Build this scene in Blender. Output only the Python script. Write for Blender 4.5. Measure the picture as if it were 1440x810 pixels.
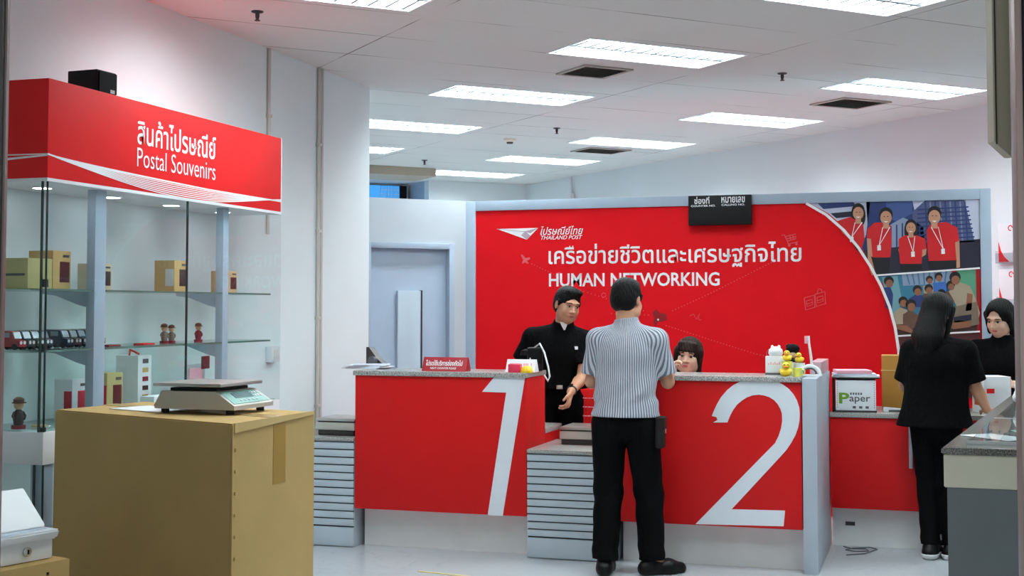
import bpy, bmesh, math, random
import numpy as np
from mathutils import Vector, Matrix
random.seed(7)
R = math.radians
for o in list(bpy.data.objects):
    bpy.data.objects.remove(o)
SC = bpy.context.scene
COL = SC.collection

# ---------------------------------------------------------------- camera
FPX, CAM_H = 1870.0, 1.53
YAW, PIT = R(17.5), R(2.7)
HORIZON = 433.0
PCY = HORIZON - FPX * math.tan(PIT)
cam = bpy.data.cameras.new('camera')
cam.sensor_width = 36.0
cam.lens = FPX / 1440 * 36.0
cam.shift_y = (PCY - 405.0) / 1440.0
cam.clip_start = 0.05
camo = bpy.data.objects.new('camera', cam)
COL.objects.link(camo)
camo.location = (0, 0, CAM_H)
camo.rotation_euler = (R(90) + PIT, 0, YAW)
SC.camera = camo
# ---------------------------------------------------------------- light
SC.view_settings.view_transform = 'Standard'
SC.view_settings.look = 'None'
SC.view_settings.gamma = 1.0
SC.view_settings.use_curve_mapping = False
SC.view_settings.exposure = 0.2
LAMP = 27.0          # strength of the fluorescent tubes
HALL = 0.9          # dim light of the shopping hall behind the camera
w = bpy.data.worlds.new('world')
SC.world = w
w.use_nodes = True
w.node_tree.nodes['Background'].inputs[0].default_value = (0.90, 0.97, 1.0, 1)
w.node_tree.nodes['Background'].inputs[1].default_value = HALL

# ---------------------------------------------------------------- geometry helpers
FW = np.array([-math.sin(YAW) * math.cos(PIT), math.cos(YAW) * math.cos(PIT), math.sin(PIT)])
RT = np.array([math.cos(YAW), math.sin(YAW), 0.0])
UP = np.cross(RT, FW)
CAMP = np.array([0, 0, CAM_H])
def ray(px, py): return FW + RT * (px - 720) / FPX + UP * (PCY - py) / FPX
def atY(px, py, y):
    d = ray(px, py); return CAMP + d * (y / d[1])
def atX(px, py, x):
    d = ray(px, py); return CAMP + d * (x / d[0])
def atZ(px, py, z):
    d = ray(px, py); return CAMP + d * ((z - CAM_H) / d[2])
S2 = 2 ** -.5
E1 = np.array([S2, S2, 0.0]); E2 = np.array([-S2, S2, 0.0])   # the ceiling grid runs at 45 degrees to the counters
def UV(u, v, z=0.0):
    p = E1 * u + E2 * v; return (p[0], p[1], z)

# ---------------------------------------------------------------- materials
def lin(c):
    c /= 255.0
    return c / 12.92 if c <= 0.04045 else ((c + 0.055) / 1.055) ** 2.4
def rgb(r, g, b): return (lin(r), lin(g), lin(b), 1)
MATS = {}
def mat(name, col, rough=0.5, metal=0.0, spec=0.5, var=0.04, vscale=6.0, bump=0.0, bscale=60.0, coat=0.0):
    if name in MATS: return MATS[name]
    m = bpy.data.materials.new(name); m.use_nodes = True
    nt = m.node_tree; b = nt.nodes['Principled BSDF']
    b.inputs['Roughness'].default_value = rough
    b.inputs['Metallic'].default_value = metal
    b.inputs['Specular IOR Level'].default_value = spec
    b.inputs['Coat Weight'].default_value = coat
    tc = nt.nodes.new('ShaderNodeTexCoord')
    if var > 0:
        n = nt.nodes.new('ShaderNodeTexNoise'); n.inputs['Scale'].default_value = vscale; n.inputs['Detail'].default_value = 4
        nt.links.new(tc.outputs['Object'], n.inputs['Vector'])
        rp = nt.nodes.new('ShaderNodeValToRGB')
        rp.color_ramp.elements[0].position = 0.3; rp.color_ramp.elements[1].position = 0.7
        rp.color_ramp.elements[0].color = tuple(max(0, c * (1 - var)) for c in col[:3]) + (1,)
        rp.color_ramp.elements[1].color = tuple(min(1, c * (1 + var)) for c in col[:3]) + (1,)
        nt.links.new(n.outputs['Fac'], rp.inputs['Fac'])
        nt.links.new(rp.outputs['Color'], b.inputs['Base Color'])
    else:
        b.inputs['Base Color'].default_value = col
    if bump > 0:
        n2 = nt.nodes.new('ShaderNodeTexNoise'); n2.inputs['Scale'].default_value = bscale
        nt.links.new(tc.outputs['Object'], n2.inputs['Vector'])
        bp = nt.nodes.new('ShaderNodeBump'); bp.inputs['Strength'].default_value = bump; bp.inputs['Distance'].default_value = 0.01
        nt.links.new(n2.outputs['Fac'], bp.inputs['Height']); nt.links.new(bp.outputs['Normal'], b.inputs['Normal'])
    MATS[name] = m
    return m
def emit(name, col, s):
    m = bpy.data.materials.new(name); m.use_nodes = True
    b = m.node_tree.nodes['Principled BSDF']
    b.inputs['Base Color'].default_value = col
    b.inputs['Emission Color'].default_value = col
    b.inputs['Emission Strength'].default_value = s
    return m
def glass(name, tint, refl=1.0):
    m = bpy.data.materials.new(name); m.use_nodes = True
    nt = m.node_tree; nt.nodes.remove(nt.nodes['Principled BSDF'])
    out = nt.nodes['Material Output']
    tr = nt.nodes.new('ShaderNodeBsdfTransparent'); tr.inputs[0].default_value = tint
    gl = nt.nodes.new('ShaderNodeBsdfGlossy'); gl.inputs['Roughness'].default_value = 0.02
    fr = nt.nodes.new('ShaderNodeFresnel'); fr.inputs['IOR'].default_value = 1.45
    mu = nt.nodes.new('ShaderNodeMath'); mu.operation = 'MULTIPLY'; mu.inputs[1].default_value = refl
    mx = nt.nodes.new('ShaderNodeMixShader')
    ge = nt.nodes.new('ShaderNodeNewGeometry'); inv = nt.nodes.new('ShaderNodeMath'); inv.operation = 'SUBTRACT'; inv.inputs[0].default_value = 1.0
    m2 = nt.nodes.new('ShaderNodeMath'); m2.operation = 'MULTIPLY'      # only the outer face of a pane mirrors, no trapped inner reflections
    nt.links.new(ge.outputs['Backfacing'], inv.inputs[1]); nt.links.new(fr.outputs[0], m2.inputs[0]); nt.links.new(inv.outputs[0], m2.inputs[1])
    nt.links.new(m2.outputs[0], mu.inputs[0]); nt.links.new(mu.outputs[0], mx.inputs[0])
    nt.links.new(tr.outputs[0], mx.inputs[1]); nt.links.new(gl.outputs[0], mx.inputs[2])
    nt.links.new(mx.outputs[0], out.inputs['Surface'])
    return m
def granite(name, base, dark, light, rough=0.25):
    m = bpy.data.materials.new(name); m.use_nodes = True
    nt = m.node_tree; b = nt.nodes['Principled BSDF']; b.inputs['Roughness'].default_value = rough
    tc = nt.nodes.new('ShaderNodeTexCoord')
    v = nt.nodes.new('ShaderNodeTexNoise'); v.inputs['Scale'].default_value = 210; v.inputs['Detail'].default_value = 3
    rp = nt.nodes.new('ShaderNodeValToRGB'); e = rp.color_ramp.elements
    e[0].position = 0.36; e[0].color = dark; e[1].position = 0.64; e[1].color = light
    k = e.new(0.5); k.color = base
    nt.links.new(tc.outputs['Object'], v.inputs['Vector']); nt.links.new(v.outputs['Fac'], rp.inputs['Fac'])
    nt.links.new(rp.outputs['Color'], b.inputs['Base Color'])
    return m
def ceiling_mat():
    m = bpy.data.materials.new('ceiling_boards'); m.use_nodes = True
    nt = m.node_tree; b = nt.nodes['Principled BSDF']; b.inputs['Roughness'].default_value = 0.9
    tc = nt.nodes.new('ShaderNodeTexCoord')
    mp = nt.nodes.new('ShaderNodeMapping'); mp.inputs['Location'].default_value = (-0.6, -0.02, 0)
    br = nt.nodes.new('ShaderNodeTexBrick'); br.offset = 0.0
    br.inputs['Scale'].default_value = 1.0; br.inputs['Brick Width'].default_value = 2.45; br.inputs['Row Height'].default_value = 0.629
    br.inputs['Mortar Size'].default_value = 0.006; br.inputs['Mortar Smooth'].default_value = 0.3
    br.inputs['Color1'].default_value = rgb(226, 226, 224); br.inputs['Color2'].default_value = rgb(219, 220, 218)
    br.inputs['Mortar'].default_value = rgb(120, 112, 108)
    n = nt.nodes.new('ShaderNodeTexNoise'); n.inputs['Scale'].default_value = 1.3; n.inputs['Detail'].default_value = 5
    rp = nt.nodes.new('ShaderNodeValToRGB'); rp.color_ramp.elements[0].position = 0.42; rp.color_ramp.elements[1].position = 0.6
    mx = nt.nodes.new('ShaderNodeMixRGB'); mx.inputs[1].default_value = rgb(223, 223, 221)
    nt.links.new(tc.outputs['Object'], mp.inputs[0]); nt.links.new(mp.outputs[0], br.inputs['Vector'])
    nt.links.new(tc.outputs['Object'], n.inputs['Vector']); nt.links.new(n.outputs['Fac'], rp.inputs[0])
    nt.links.new(rp.outputs[0], mx.inputs[0]); nt.links.new(br.outputs['Color'], mx.inputs[2])
    nt.links.new(mx.outputs[0], b.inputs['Base Color'])
    return m
def floor_mat():
    m = bpy.data.materials.new('white_floor_tiles'); m.use_nodes = True
    nt = m.node_tree; b = nt.nodes['Principled BSDF']; b.inputs['Roughness'].default_value = 0.22
    tc = nt.nodes.new('ShaderNodeTexCoord')
    br = nt.nodes.new('ShaderNodeTexBrick'); br.offset = 0.0
    br.inputs['Scale'].default_value = 1.0; br.inputs['Brick Width'].default_value = 0.6; br.inputs['Row Height'].default_value = 0.6
    br.inputs['Mortar Size'].default_value = 0.003
    br.inputs['Color1'].default_value = rgb(192, 195, 200); br.inputs['Color2'].default_value = rgb(187, 191, 196); br.inputs['Mortar'].default_value = rgb(188, 191, 196)
    n = nt.nodes.new('ShaderNodeTexNoise'); n.inputs['Scale'].default_value = 2.2; n.inputs['Detail'].default_value = 9; n.inputs['Distortion'].default_value = 1.5
    rp = nt.nodes.new('ShaderNodeValToRGB'); e = rp.color_ramp.elements
    e[0].position = 0.49; e[0].color = (1, 1, 1, 1); e[1].position = 0.51; e[1].color = (1, 1, 1, 1)
    k = e.new(0.5); k.color = (0.90, 0.90, 0.91, 1)
    mx = nt.nodes.new('ShaderNodeMixRGB'); mx.blend_type = 'MULTIPLY'; mx.inputs[0].default_value = 1
    nt.links.new(tc.outputs['Object'], br.inputs['Vector']); nt.links.new(tc.outputs['Object'], n.inputs['Vector'])
    nt.links.new(n.outputs['Fac'], rp.inputs[0]); nt.links.new(br.outputs['Color'], mx.inputs[1]); nt.links.new(rp.outputs[0], mx.inputs[2])
    nt.links.new(mx.outputs[0], b.inputs['Base Color'])
    return m
M_WALL = mat('white_wall_paint', rgb(229, 238, 241), 0.7, var=0.015, vscale=1.5)
M_RED = mat('red_laminate', rgb(208, 16, 18), 0.5, spec=0.25, var=0.03, vscale=2.0)
M_SIGNRED = mat('red_sign_vinyl', rgb(235, 30, 32), 0.5, spec=0.3, var=0.02)
M_PRINT = mat('red_print', rgb(236, 12, 26), 0.6, spec=0.2, var=0.02)
M_DKRED = mat('dark_red_print', rgb(150, 12, 22), 0.55, var=0)
M_PINK = mat('faint_pink_print', rgb(236, 92, 98), 0.55, var=0)
M_WPRINT = mat('white_print', rgb(253, 251, 253), 0.5, var=0)
M_NUM = mat('silver_white_number', rgb(225, 230, 238), 0.4, var=0.02)
M_BLUEGREY = mat('blue_grey_laminate', rgb(174, 190, 208), 0.5, var=0.02)
M_DOOR = mat('pale_blue_door', rgb(180, 196, 216), 0.5, var=0.02)
M_DOORLT = mat('light_blue_panel', rgb(197, 213, 226), 0.25, var=0.02)
M_SLAT = mat('grey_slat_laminate', rgb(184, 194, 204), 0.42, var=0.03)
M_GAP = mat('dark_gap', rgb(52, 58, 64), 0.8, var=0)
M_KICK = mat('grey_white_kick', rgb(226, 225, 224), 0.5, var=0.04)
M_GRAN = granite('grey_granite', rgb(160, 158, 156), rgb(112, 110, 108), rgb(196, 194, 190))
M_GRAND = granite('dark_granite', rgb(112, 110, 106), rgb(72, 70, 66), rgb(155, 152, 145), 0.18)
M_WHITE = mat('white_plastic', rgb(232, 234, 238), 0.4, var=0.01)
M_WHITEP = mat('white_paper', rgb(236, 238, 242), 0.8, var=0.02)
M_LAMPW = mat('white_lamp_metal', rgb(240, 242, 244), 0.35, var=0)
M_CREAM = mat('cream_laminate', rgb(240, 232, 212), 0.5, var=0.03)
M_GREY = mat('dark_grey_laminate', rgb(122, 127, 132), 0.5, var=0.04)
M_BLACK = mat('black_plastic', rgb(17, 17, 20), 0.5, spec=.3, var=0.05)
M_BLACKM = mat('black_matt', rgb(13, 13, 15), 0.8, spec=.2, var=0.05)
M_CARD = mat('brown_cardboard', rgb(190, 156, 98), 0.85, var=0.05, vscale=4, bump=0.05, bscale=40)
M_CARDL = mat('tan_cardboard', rgb(205, 172, 116), 0.85, var=0.04, vscale=4)
M_TAPE = mat('brown_parcel_tape', rgb(168, 132, 62), 0.3, var=0.04)
M_STEEL = mat('brushed_steel', rgb(196, 192, 188), 0.32, metal=0.85, var=0.05)
M_SCALEB = mat('scale_body', rgb(196, 192, 184), 0.4, metal=0.3, var=0.04)
M_DKSTEEL = mat('dark_metal', rgb(70, 66, 66), 0.45, metal=0.5, var=0.05)
M_FRAME = mat('brown_grey_frame_metal', rgb(150, 132, 128), 0.35, metal=0.5, var=0.06)
M_BEIGE = mat('beige_metal', rgb(178, 168, 148), 0.5, var=0.03)
M_PILLAR = mat('shop_front_panel', rgb(150, 156, 146), 0.45, var=0.08, vscale=9)
M_GLASS = glass('clear_glass', (0.965, 0.985, 0.985, 1), 0.8)
M_SHELFGL = glass('green_shelf_glass', (0.84, 0.93, 0.91, 1), 0.8)
M_GLEDGE = mat('dark_glass_edge', rgb(42, 66, 64), 0.25, var=0)
M_SCREEN = mat('grey_lcd', rgb(110, 130, 134), 0.2, var=0)
M_TEAL = mat('teal_key_panel', rgb(150, 190, 184), 0.35, var=0.03)
M_SIGNDK = mat('crimson_sign', rgb(176, 20, 40), 0.35, var=0.02)
M_YEL = mat('yellow_rubber', rgb(244, 206, 36), 0.4, var=0.02)
M_YELT = mat('pale_yellow_plastic', rgb(228, 226, 96), 0.25, var=0.03)
M_ORANGE = mat('orange_plastic', rgb(222, 92, 30), 0.45, var=0.02)
M_HOTPINK = mat('hot_pink_plastic', rgb(240, 60, 92), 0.4, var=0.02)
M_LPINK = mat('light_pink_card', rgb(244, 176, 190), 0.6, var=0.02)
M_GREEN = mat('green_print', rgb(112, 160, 40), 0.5, var=0)
M_DGREY = mat('grey_print', rgb(92, 92, 96), 0.5, var=0)
M_MAROON = mat('maroon_print', rgb(120, 24, 40), 0.5, var=0.02)
M_OLIVE = mat('olive_tan_box', rgb(186, 176, 120), 0.7, var=0.03)
M_LETTER = mat('white_letter_paint', rgb(246, 246, 248), 0.5, var=0)

# ---------------------------------------------------------------- mesh builder
class MB:
    def __init__(self): self.bm = bmesh.new()
    def _merge(self, b, mi=0, M=None):
        if M is not None: b.transform(M)
        for f in b.faces: f.material_index = mi
        me = bpy.data.meshes.new('tmp'); b.to_mesh(me); b.free()
        self.bm.from_mesh(me); bpy.data.meshes.remove(me)
        return self
    def box(self, x0, x1, y0, y1, z0, z1, bev=0.0, mi=0, M=None, seg=2):
        b = bmesh.new(); bmesh.ops.create_cube(b, size=1)
        for v in b.verts:
            v.co = Vector(((x0 + x1) / 2 + v.co.x * (x1 - x0), (y0 + y1) / 2 + v.co.y * (y1 - y0), (z0 + z1) / 2 + v.co.z * (z1 - z0)))
        if bev > 0:
            bmesh.ops.bevel(b, geom=list(b.edges), offset=bev, segments=seg, affect='EDGES', profile=0.6)
        return self._merge(b, mi, M)
    def prism(self, pts, thick, o, xd, yd, mi=0):
        """an outline in the plane (xd, yd) at o, given thickness against its normal"""
        xd, yd, o = Vector(xd), Vector(yd), Vector(o); n = xd.cross(yd)
        b = bmesh.new()
        f = [b.verts.new(o + xd * p[0] + yd * p[1]) for p in pts]
        k = [b.verts.new(o + xd * p[0] + yd * p[1] - n * thick) for p in pts]
        b.faces.new(f); b.faces.new(k[::-1])
        for i in range(len(pts)):
            j = (i + 1) % len(pts); b.faces.new((f[j], f[i], k[i], k[j]))
        bmesh.ops.recalc_face_normals(b, faces=list(b.faces))
        return self._merge(b, mi)
    def tube(self, pts, r, n=8, mi=0, caps=True):
        pts = [Vector(p) for p in pts]; rr = r if isinstance(r, (list, tuple)) else [r] * len(pts)
        b = bmesh.new(); rings = []; ref = None
        for i, p in enumerate(pts):
            t = (pts[min(i + 1, len(pts) - 1)] - pts[max(i - 1, 0)]).normalized()
            if ref is None:
                ref = t.orthogonal().normalized()
            ref = (ref - t * ref.dot(t)).normalized(); q = t.cross(ref)
            rings.append([b.verts.new(p + (ref * math.cos(a) + q * math.sin(a)) * rr[i]) for a in [2 * math.pi * k / n for k in range(n)]])
        for A, B in zip(rings, rings[1:]):
            for k in range(n):
                b.faces.new((A[k], A[(k + 1) % n], B[(k + 1) % n], B[k]))
        if caps:
            b.faces.new(rings[0][::-1]); b.faces.new(rings[-1])
        bmesh.ops.recalc_face_normals(b, faces=list(b.faces))
        return self._merge(b, mi)
    def lathe(self, prof, c=(0, 0, 0), n=24, mi=0, M=None):
        b = bmesh.new(); rings = []
        for r, z in prof:
            rings.append([b.verts.new((c[0] + r * math.cos(a), c[1] + r * math.sin(a), c[2] + z)) for a in [2 * math.pi * k / n for k in range(n)]] if r > 1e-6 else [b.verts.new((c[0], c[1], c[2] + z))])
        for A, B in zip(rings, rings[1:]):
            for k in range(n):
                l = (k + 1) % n
                if len(A) == 1 and len(B) == 1: continue
                if len(A) == 1: b.faces.new((A[0], B[l], B[k]))
                elif len(B) == 1: b.faces.new((A[k], A[l], B[0]))
                else: b.faces.new((A[k], A[l], B[l], B[k]))
        if len(rings[0]) > 1: b.faces.new(rings[0][::-1])
        if len(rings[-1]) > 1: b.faces.new(rings[-1])
        bmesh.ops.recalc_face_normals(b, faces=list(b.faces))
        return self._merge(b, mi, M)
    def ell(self, c, r, mi=0, M=None, u=20, v=12):
        b = bmesh.new(); bmesh.ops.create_uvsphere(b, u_segments=u, v_segments=v, radius=1)
        for q in b.verts: q.co = Vector((c[0] + q.co.x * r[0], c[1] + q.co.y * r[1], c[2] + q.co.z * r[2]))
        return self._merge(b, mi, M)
    def hull(self, bottom, top, mi=0, bev=0.0):
        b = bmesh.new(); n = len(bottom)
        A = [b.verts.new(p) for p in bottom]; B = [b.verts.new(p) for p in top]
        b.faces.new(A[::-1]); b.faces.new(B)
        for i in range(n):
            j = (i + 1) % n; b.faces.new((A[i], A[j], B[j], B[i]))
        bmesh.ops.recalc_face_normals(b, faces=list(b.faces))
        if bev > 0: bmesh.ops.bevel(b, geom=list(b.edges), offset=bev, segments=2, affect='EDGES')
        return self._merge(b, mi)
    def poly(self, pts, mi=0):
        b = bmesh.new(); b.faces.new([b.verts.new(p) for p in pts])
        return self._merge(b, mi)
    def build(self, name, mats, parent=None, loc=None, rotz=0.0, smooth=40):
        me = bpy.data.meshes.new(name); self.bm.to_mesh(me); self.bm.free()
        for m in (mats if isinstance(mats, (list, tuple)) else [mats]): me.materials.append(m)
        if smooth:
            for p in me.polygons: p.use_smooth = True
            me.set_sharp_from_angle(angle=R(smooth))
        o = bpy.data.objects.new(name, me); COL.objects.link(o)
        if parent is not None: o.parent = parent
        if loc is not None: o.location = loc
        o.rotation_euler = (0, 0, rotz)
        return o
def thing(name, label, cat, loc=(0, 0, 0), rotz=0.0, group=None):
    o = bpy.data.objects.new(name, None); COL.objects.link(o); o.empty_display_size = 0.1
    o.location = loc; o.rotation_euler = (0, 0, rotz)
    return tag(o, label, cat, group)
def tag(o, label, cat, group=None):
    o['label'] = label; o['category'] = cat
    if group: o['group'] = group
    return o
def struct(o):
    o['kind'] = 'structure'; return o
def copy_tree(o, parent=None):
    c = o.copy(); COL.objects.link(c)
    if parent is not None: c.parent = parent
    for ch in list(o.children): copy_tree(ch, c)
    return c
def text_mesh(s, bold=0.0, shear=0.0, extrude=0.0):
    cu = bpy.data.curves.new('txt', 'FONT'); cu.body = s; cu.size = 1.0; cu.offset = bold; cu.shear = shear; cu.extrude = extrude
    cu.resolution_u = 3
    t = bpy.data.objects.new('txt', cu); COL.objects.link(t)
    dg = bpy.context.evaluated_depsgraph_get()
    me = bpy.data.meshes.new_from_object(t.evaluated_get(dg))
    bpy.data.objects.remove(t); bpy.data.curves.remove(cu)
    return me
def lettering(name, s, x0, x1, y0, y1, o, xd, yd, m, parent, off=0.002, bold=0.0, shear=0.0):
    """a line of writing scaled into the box x0..x1, y0..y1 of the plane (xd, yd) at o"""
    me = text_mesh(s, bold, shear, 0.0)
    n = len(me.vertices); co = np.zeros(n * 3); me.vertices.foreach_get('co', co); co = co.reshape(n, 3)
    a, b = co.min(0), co.max(0)
    px = x0 + (co[:, 0] - a[0]) / (b[0] - a[0]) * (x1 - x0); py = y0 + (co[:, 1] - a[1]) / (b[1] - a[1]) * (y1 - y0)
    xd, yd, o = np.array(xd, float), np.array(yd, float), np.array(o, float); nn = np.cross(xd, yd)
    P = o + px[:, None] * xd + py[:, None] * yd + nn * off
    me.vertices.foreach_set('co', P.ravel()); me.update()
    me.name = name; me.materials.clear(); me.materials.append(m)
    ob = bpy.data.objects.new(name, me); COL.objects.link(ob)
    if parent is not None: ob.parent = parent
    return ob

# ================================================================ SETTING
CEIL = 3.2
LIGHTS = [  # centre (u, v) in the ceiling grid, what sets it apart
    (4.80, 7.29, 'louvred ceiling light left of a square vent, above the queue area'),
    (4.80, 9.23, 'louvred ceiling light above the blue-grey door partition, nearer row'),
    (4.80, 11.22, 'louvred ceiling light half cut off by the left wall corner, above the door'),
    (4.80, 13.08, 'short-looking louvred ceiling light cut by the left wall corner, second behind the door'),
    (7.20, 14.90, 'farthest louvred ceiling light in front of the white back wall'),
    (7.25, 13.15, 'second farthest louvred ceiling light above the paper plane emblem'),
    (7.28, 11.34, 'louvred ceiling light beside the far small vent, above the red panel'),
    (7.33, 9.46, 'louvred ceiling light by the right wall above the black calling board'),
    (7.32, 7.56, 'louvred ceiling light by the right wall above the staff photo'),
    (4.78, 5.43, 'louvred ceiling light at the top edge near the right door frame'),
    (2.31, 6.58, 'louvred ceiling light at the top edge above the souvenir case'),
    (7.33, 5.66, 'louvred ceiling light over the right front corner, out of the photo'),
    (4.80, 3.55, 'louvred ceiling light just inside the entrance, out of the photo'),
    (2.31, 4.65, 'louvred ceiling light over the big carton, out of the photo'),
]
LU, LV = 0.61, 0.275
VENTS = [(4.82, 8.0, 0.2, 0.2, 'dusty square air vent between two ceiling lights, nearest of the vents'),
         (7.42, 8.28, 0.25, 0.21, 'square air vent beside the light above the staff photo'),
         (7.32, 12.02, 0.26, 0.2, 'far square air vent beside the light above the red panel')]
# ceiling slab with openings for the lights
us = sorted({-3.0, 8.49} | {round(l[0] + s * LU, 4) for l in LIGHTS for s in (-1, 1)})
vs = sorted({-3.0, 18.5} | {round(l[1] + s * LV, 4) for l in LIGHTS for s in (-1, 1)})
mb = MB(); b = mb.bm; cache = {}
def cv(u, v):
    if (u, v) not in cache: cache[(u, v)] = b.verts.new((u, v, CEIL))
    return cache[(u, v)]
for i in range(len(us) - 1):
    for j in range(len(vs) - 1):
        cu_, cv_ = (us[i] + us[i + 1]) / 2, (vs[j] + vs[j + 1]) / 2
        if any(abs(cu_ - l[0]) < LU and abs(cv_ - l[1]) < LV for l in LIGHTS): continue
        b.faces.new((cv(us[i], vs[j]), cv(us[i], vs[j + 1]), cv(us[i + 1], vs[j + 1]), cv(us[i + 1], vs[j])))
struct(mb.build('ceiling', ceiling_mat(), rotz=R(45), smooth=0))
struct(MB().box(-3.0, 8.6, -3.0, 18.6, 3.36, 3.42).build('ceiling_slab', M_WALL, rotz=R(45)))
struct(MB().box(-9, 9, -2, 21, -0.06, 0).build('floor', floor_mat()))
struct(MB().box(-4.25, -4.05, 2.0, 9.25, 0, 3.2).build('wall_left', M_WALL))
def uvwall(name, u0, u1, v0, v1, z0=0.0, z1=3.2, m=None):
    return struct(MB().box(u0, u1, v0, v1, z0, z1).build(name, m or M_WALL, rotz=R(45)))
uvwall('wall_right', 8.49, 8.62, 2.0, 16.0)
uvwall('wall_back', 7.05, 8.49, 15.9, 16.05)
uvwall('wall_back_return', 7.05, 7.15, 16.05, 16.6, m=M_BLUEGREY)
uvwall('wall_far', 1.5, 7.15, 16.6, 16.7)
uvwall('wall_hidden_light_block', 2.3, 2.4, 9.4, 17.2)  # unseen wall, added to keep world light out of the back zone
struct(MB().box(-5.35, -4.25, 9.15, 9.25, 0, 3.2).build('wall_left_return', M_WALL))
uvwall('trim_1', 2.4, 6.52, 14.5, 15.15, 3.1, 3.2, M_BEIGE)
# blue-lit window high in the far wall
wn = struct(MB().box(5.3, 7.0, 16.54, 16.6, 2.4, 3.17, bev=0.004).box(6.89, 6.99, 16.50, 16.54, 2.4, 3.17).build('window_1', M_BLACKM, rotz=R(45)))
MB().box(5.35, 6.89, 16.515, 16.54, 2.45, 3.165).build('window_pane', emit('sky_lit_blue_glass', rgb(62, 150, 216), 0.75), wn)
g = MB()
for k in range(6): g.box(6.62 + k * 0.045, 6.626 + k * 0.045, 16.508, 16.515, 2.45, 3.15)
for k in range(12): g.box(6.60, 6.88, 16.507, 16.515, 2.5 + k * 0.055, 2.506 + k * 0.055)
g.build('window_grille', M_DOORLT, wn)

# partition with the door, running along the ceiling grid
P0 = np.array([-4.1, 9.5, 0.0]); PU0 = float(P0 @ E1); PV = float(P0 @ E2)   # u along it
DU0, DU1, DZ = PU0 - 0.093, PU0 + 0.663, 2.04
PU1 = PU0 + 0.775
mb = MB()
mb.box(PU0 - 0.5, DU0, PV, PV + 0.1, 0, 2.386); mb.box(DU1, PU1, PV, PV + 0.1, 0, 2.386); mb.box(DU0, DU1, PV, PV + 0.1, DZ, 2.386)
struct(mb.build('wall_partition', mat('pale_blue_white_board', rgb(198, 205, 213), 0.6, var=.015), rotz=R(45)))
mb = MB()
f = 0.045
mb.box(DU0, DU0 + f, PV - 0.02, PV + 0.1, 0, DZ, 0.003); mb.box(DU1 - f, DU1, PV - 0.02, PV + 0.1, 0, DZ, 0.003); mb.box(DU0 + f, DU1 - f, PV - 0.02, PV + 0.1, DZ - f, DZ, 0.003)
dr = struct(mb.build('door_1', M_BLUEGREY, rotz=R(45)))
MB().box(DU0 + f, DU1 - f, PV + 0.045, PV + 0.085, 0.01, DZ - f, 0.002).build('door_leaf', M_DOOR, dr)
mb = MB(); mb.box(PU0 + 0.19, PU0 + 0.385, PV + 0.012, PV + 0.045, 0.15, 1.665, 0.002)
pn = mb.build('door_panel', M_DOORLT, dr)
MB().box(PU0 + 0.385, PU0 + 0.397, PV + 0.008, PV + 0.045, 0.15, 1.668).build('panel_edge', M_DKSTEEL, pn)
mb = MB(); mb.tube([(DU1 - 0.1, PV + 0.045, 1.0), (DU1 - 0.1, PV - 0.01, 1.0), (DU1 - 0.2, PV - 0.01, 1.0)], 0.009)
mb.lathe([(0.026, 0), (0.026, 0.008)], M=Matrix.Translation((DU1 - 0.1, PV + 0.045, 1.0)) @ Matrix.Rotation(R(90), 4, 'X'))
mb.build('door_handle', M_STEEL, dr)

# shop-front frame in which the photographer stands
def cam_box(name, l0, l1, d0, d1, z0, z1, m, bev=0.0):
    mb = MB().box(l0, l1, d0, d1, z0, z1, bev); return mb.build(name, m, rotz=YAW)
struct(cam_box('trim_2', -1.160, -1.1475, 2.97, 3.0, 0, 3.2, M_DKSTEEL, 0.003))
struct(cam_box('trim_3', -1.1475, -1.1425, 2.985, 3.0, 0, 3.2, M_FRAME))
struct(cam_box('wall_front_left', -1.60, -1.19, 2.985, 3.12, 0, 3.2, M_PILLAR))
struct(cam_box('trim_7', -1.19, -1.160, 2.98, 3.01, 0, 3.2, M_PILLAR))
struct(cam_box('wall_front_outer_left', -3.6, -1.60, 2.99, 3.12, 0, 3.2, M_PILLAR))
struct(cam_box('trim_4', 1.1325, 1.15, 2.97, 3.005, 0, 3.2, M_FRAME, 0.003))
struct(cam_box('trim_5', 1.15, 1.182, 2.965, 3.02, 0, 3.2, M_BLACK, 0.003))
struct(cam_box('wall_front_right', 1.182, 4.6, 2.985, 3.12, 0, 3.2, M_PILLAR))
struct(cam_box('trim_6', 4.6, 4.75, 2.985, 6.5, 0, 3.2, M_PILLAR))
# beige shutter casing hanging beside the right post, with a chamfered lower end
mb = MB()
pr_ = [(0, 0), (0.038, -0.035), (0.05, -0.035), (0.05, 1.35), (0, 1.35)]
c_ = thing('shutter_casing', 'beige vertical casing with chamfered lower end beside the right entrance post', 'casing', (0, 0, 0), YAW)
MB().prism(pr_, 0.04, (1.120, 3.075, 1.917), (1, 0, 0), (0, 0, 1)).build('casing_body', M_BEIGE, c_)
MB().box(1.124, 1.1265, 3.071, 3.0755, 1.91, 3.2).build('seam_strip', M_DKSTEEL, c_)

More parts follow.
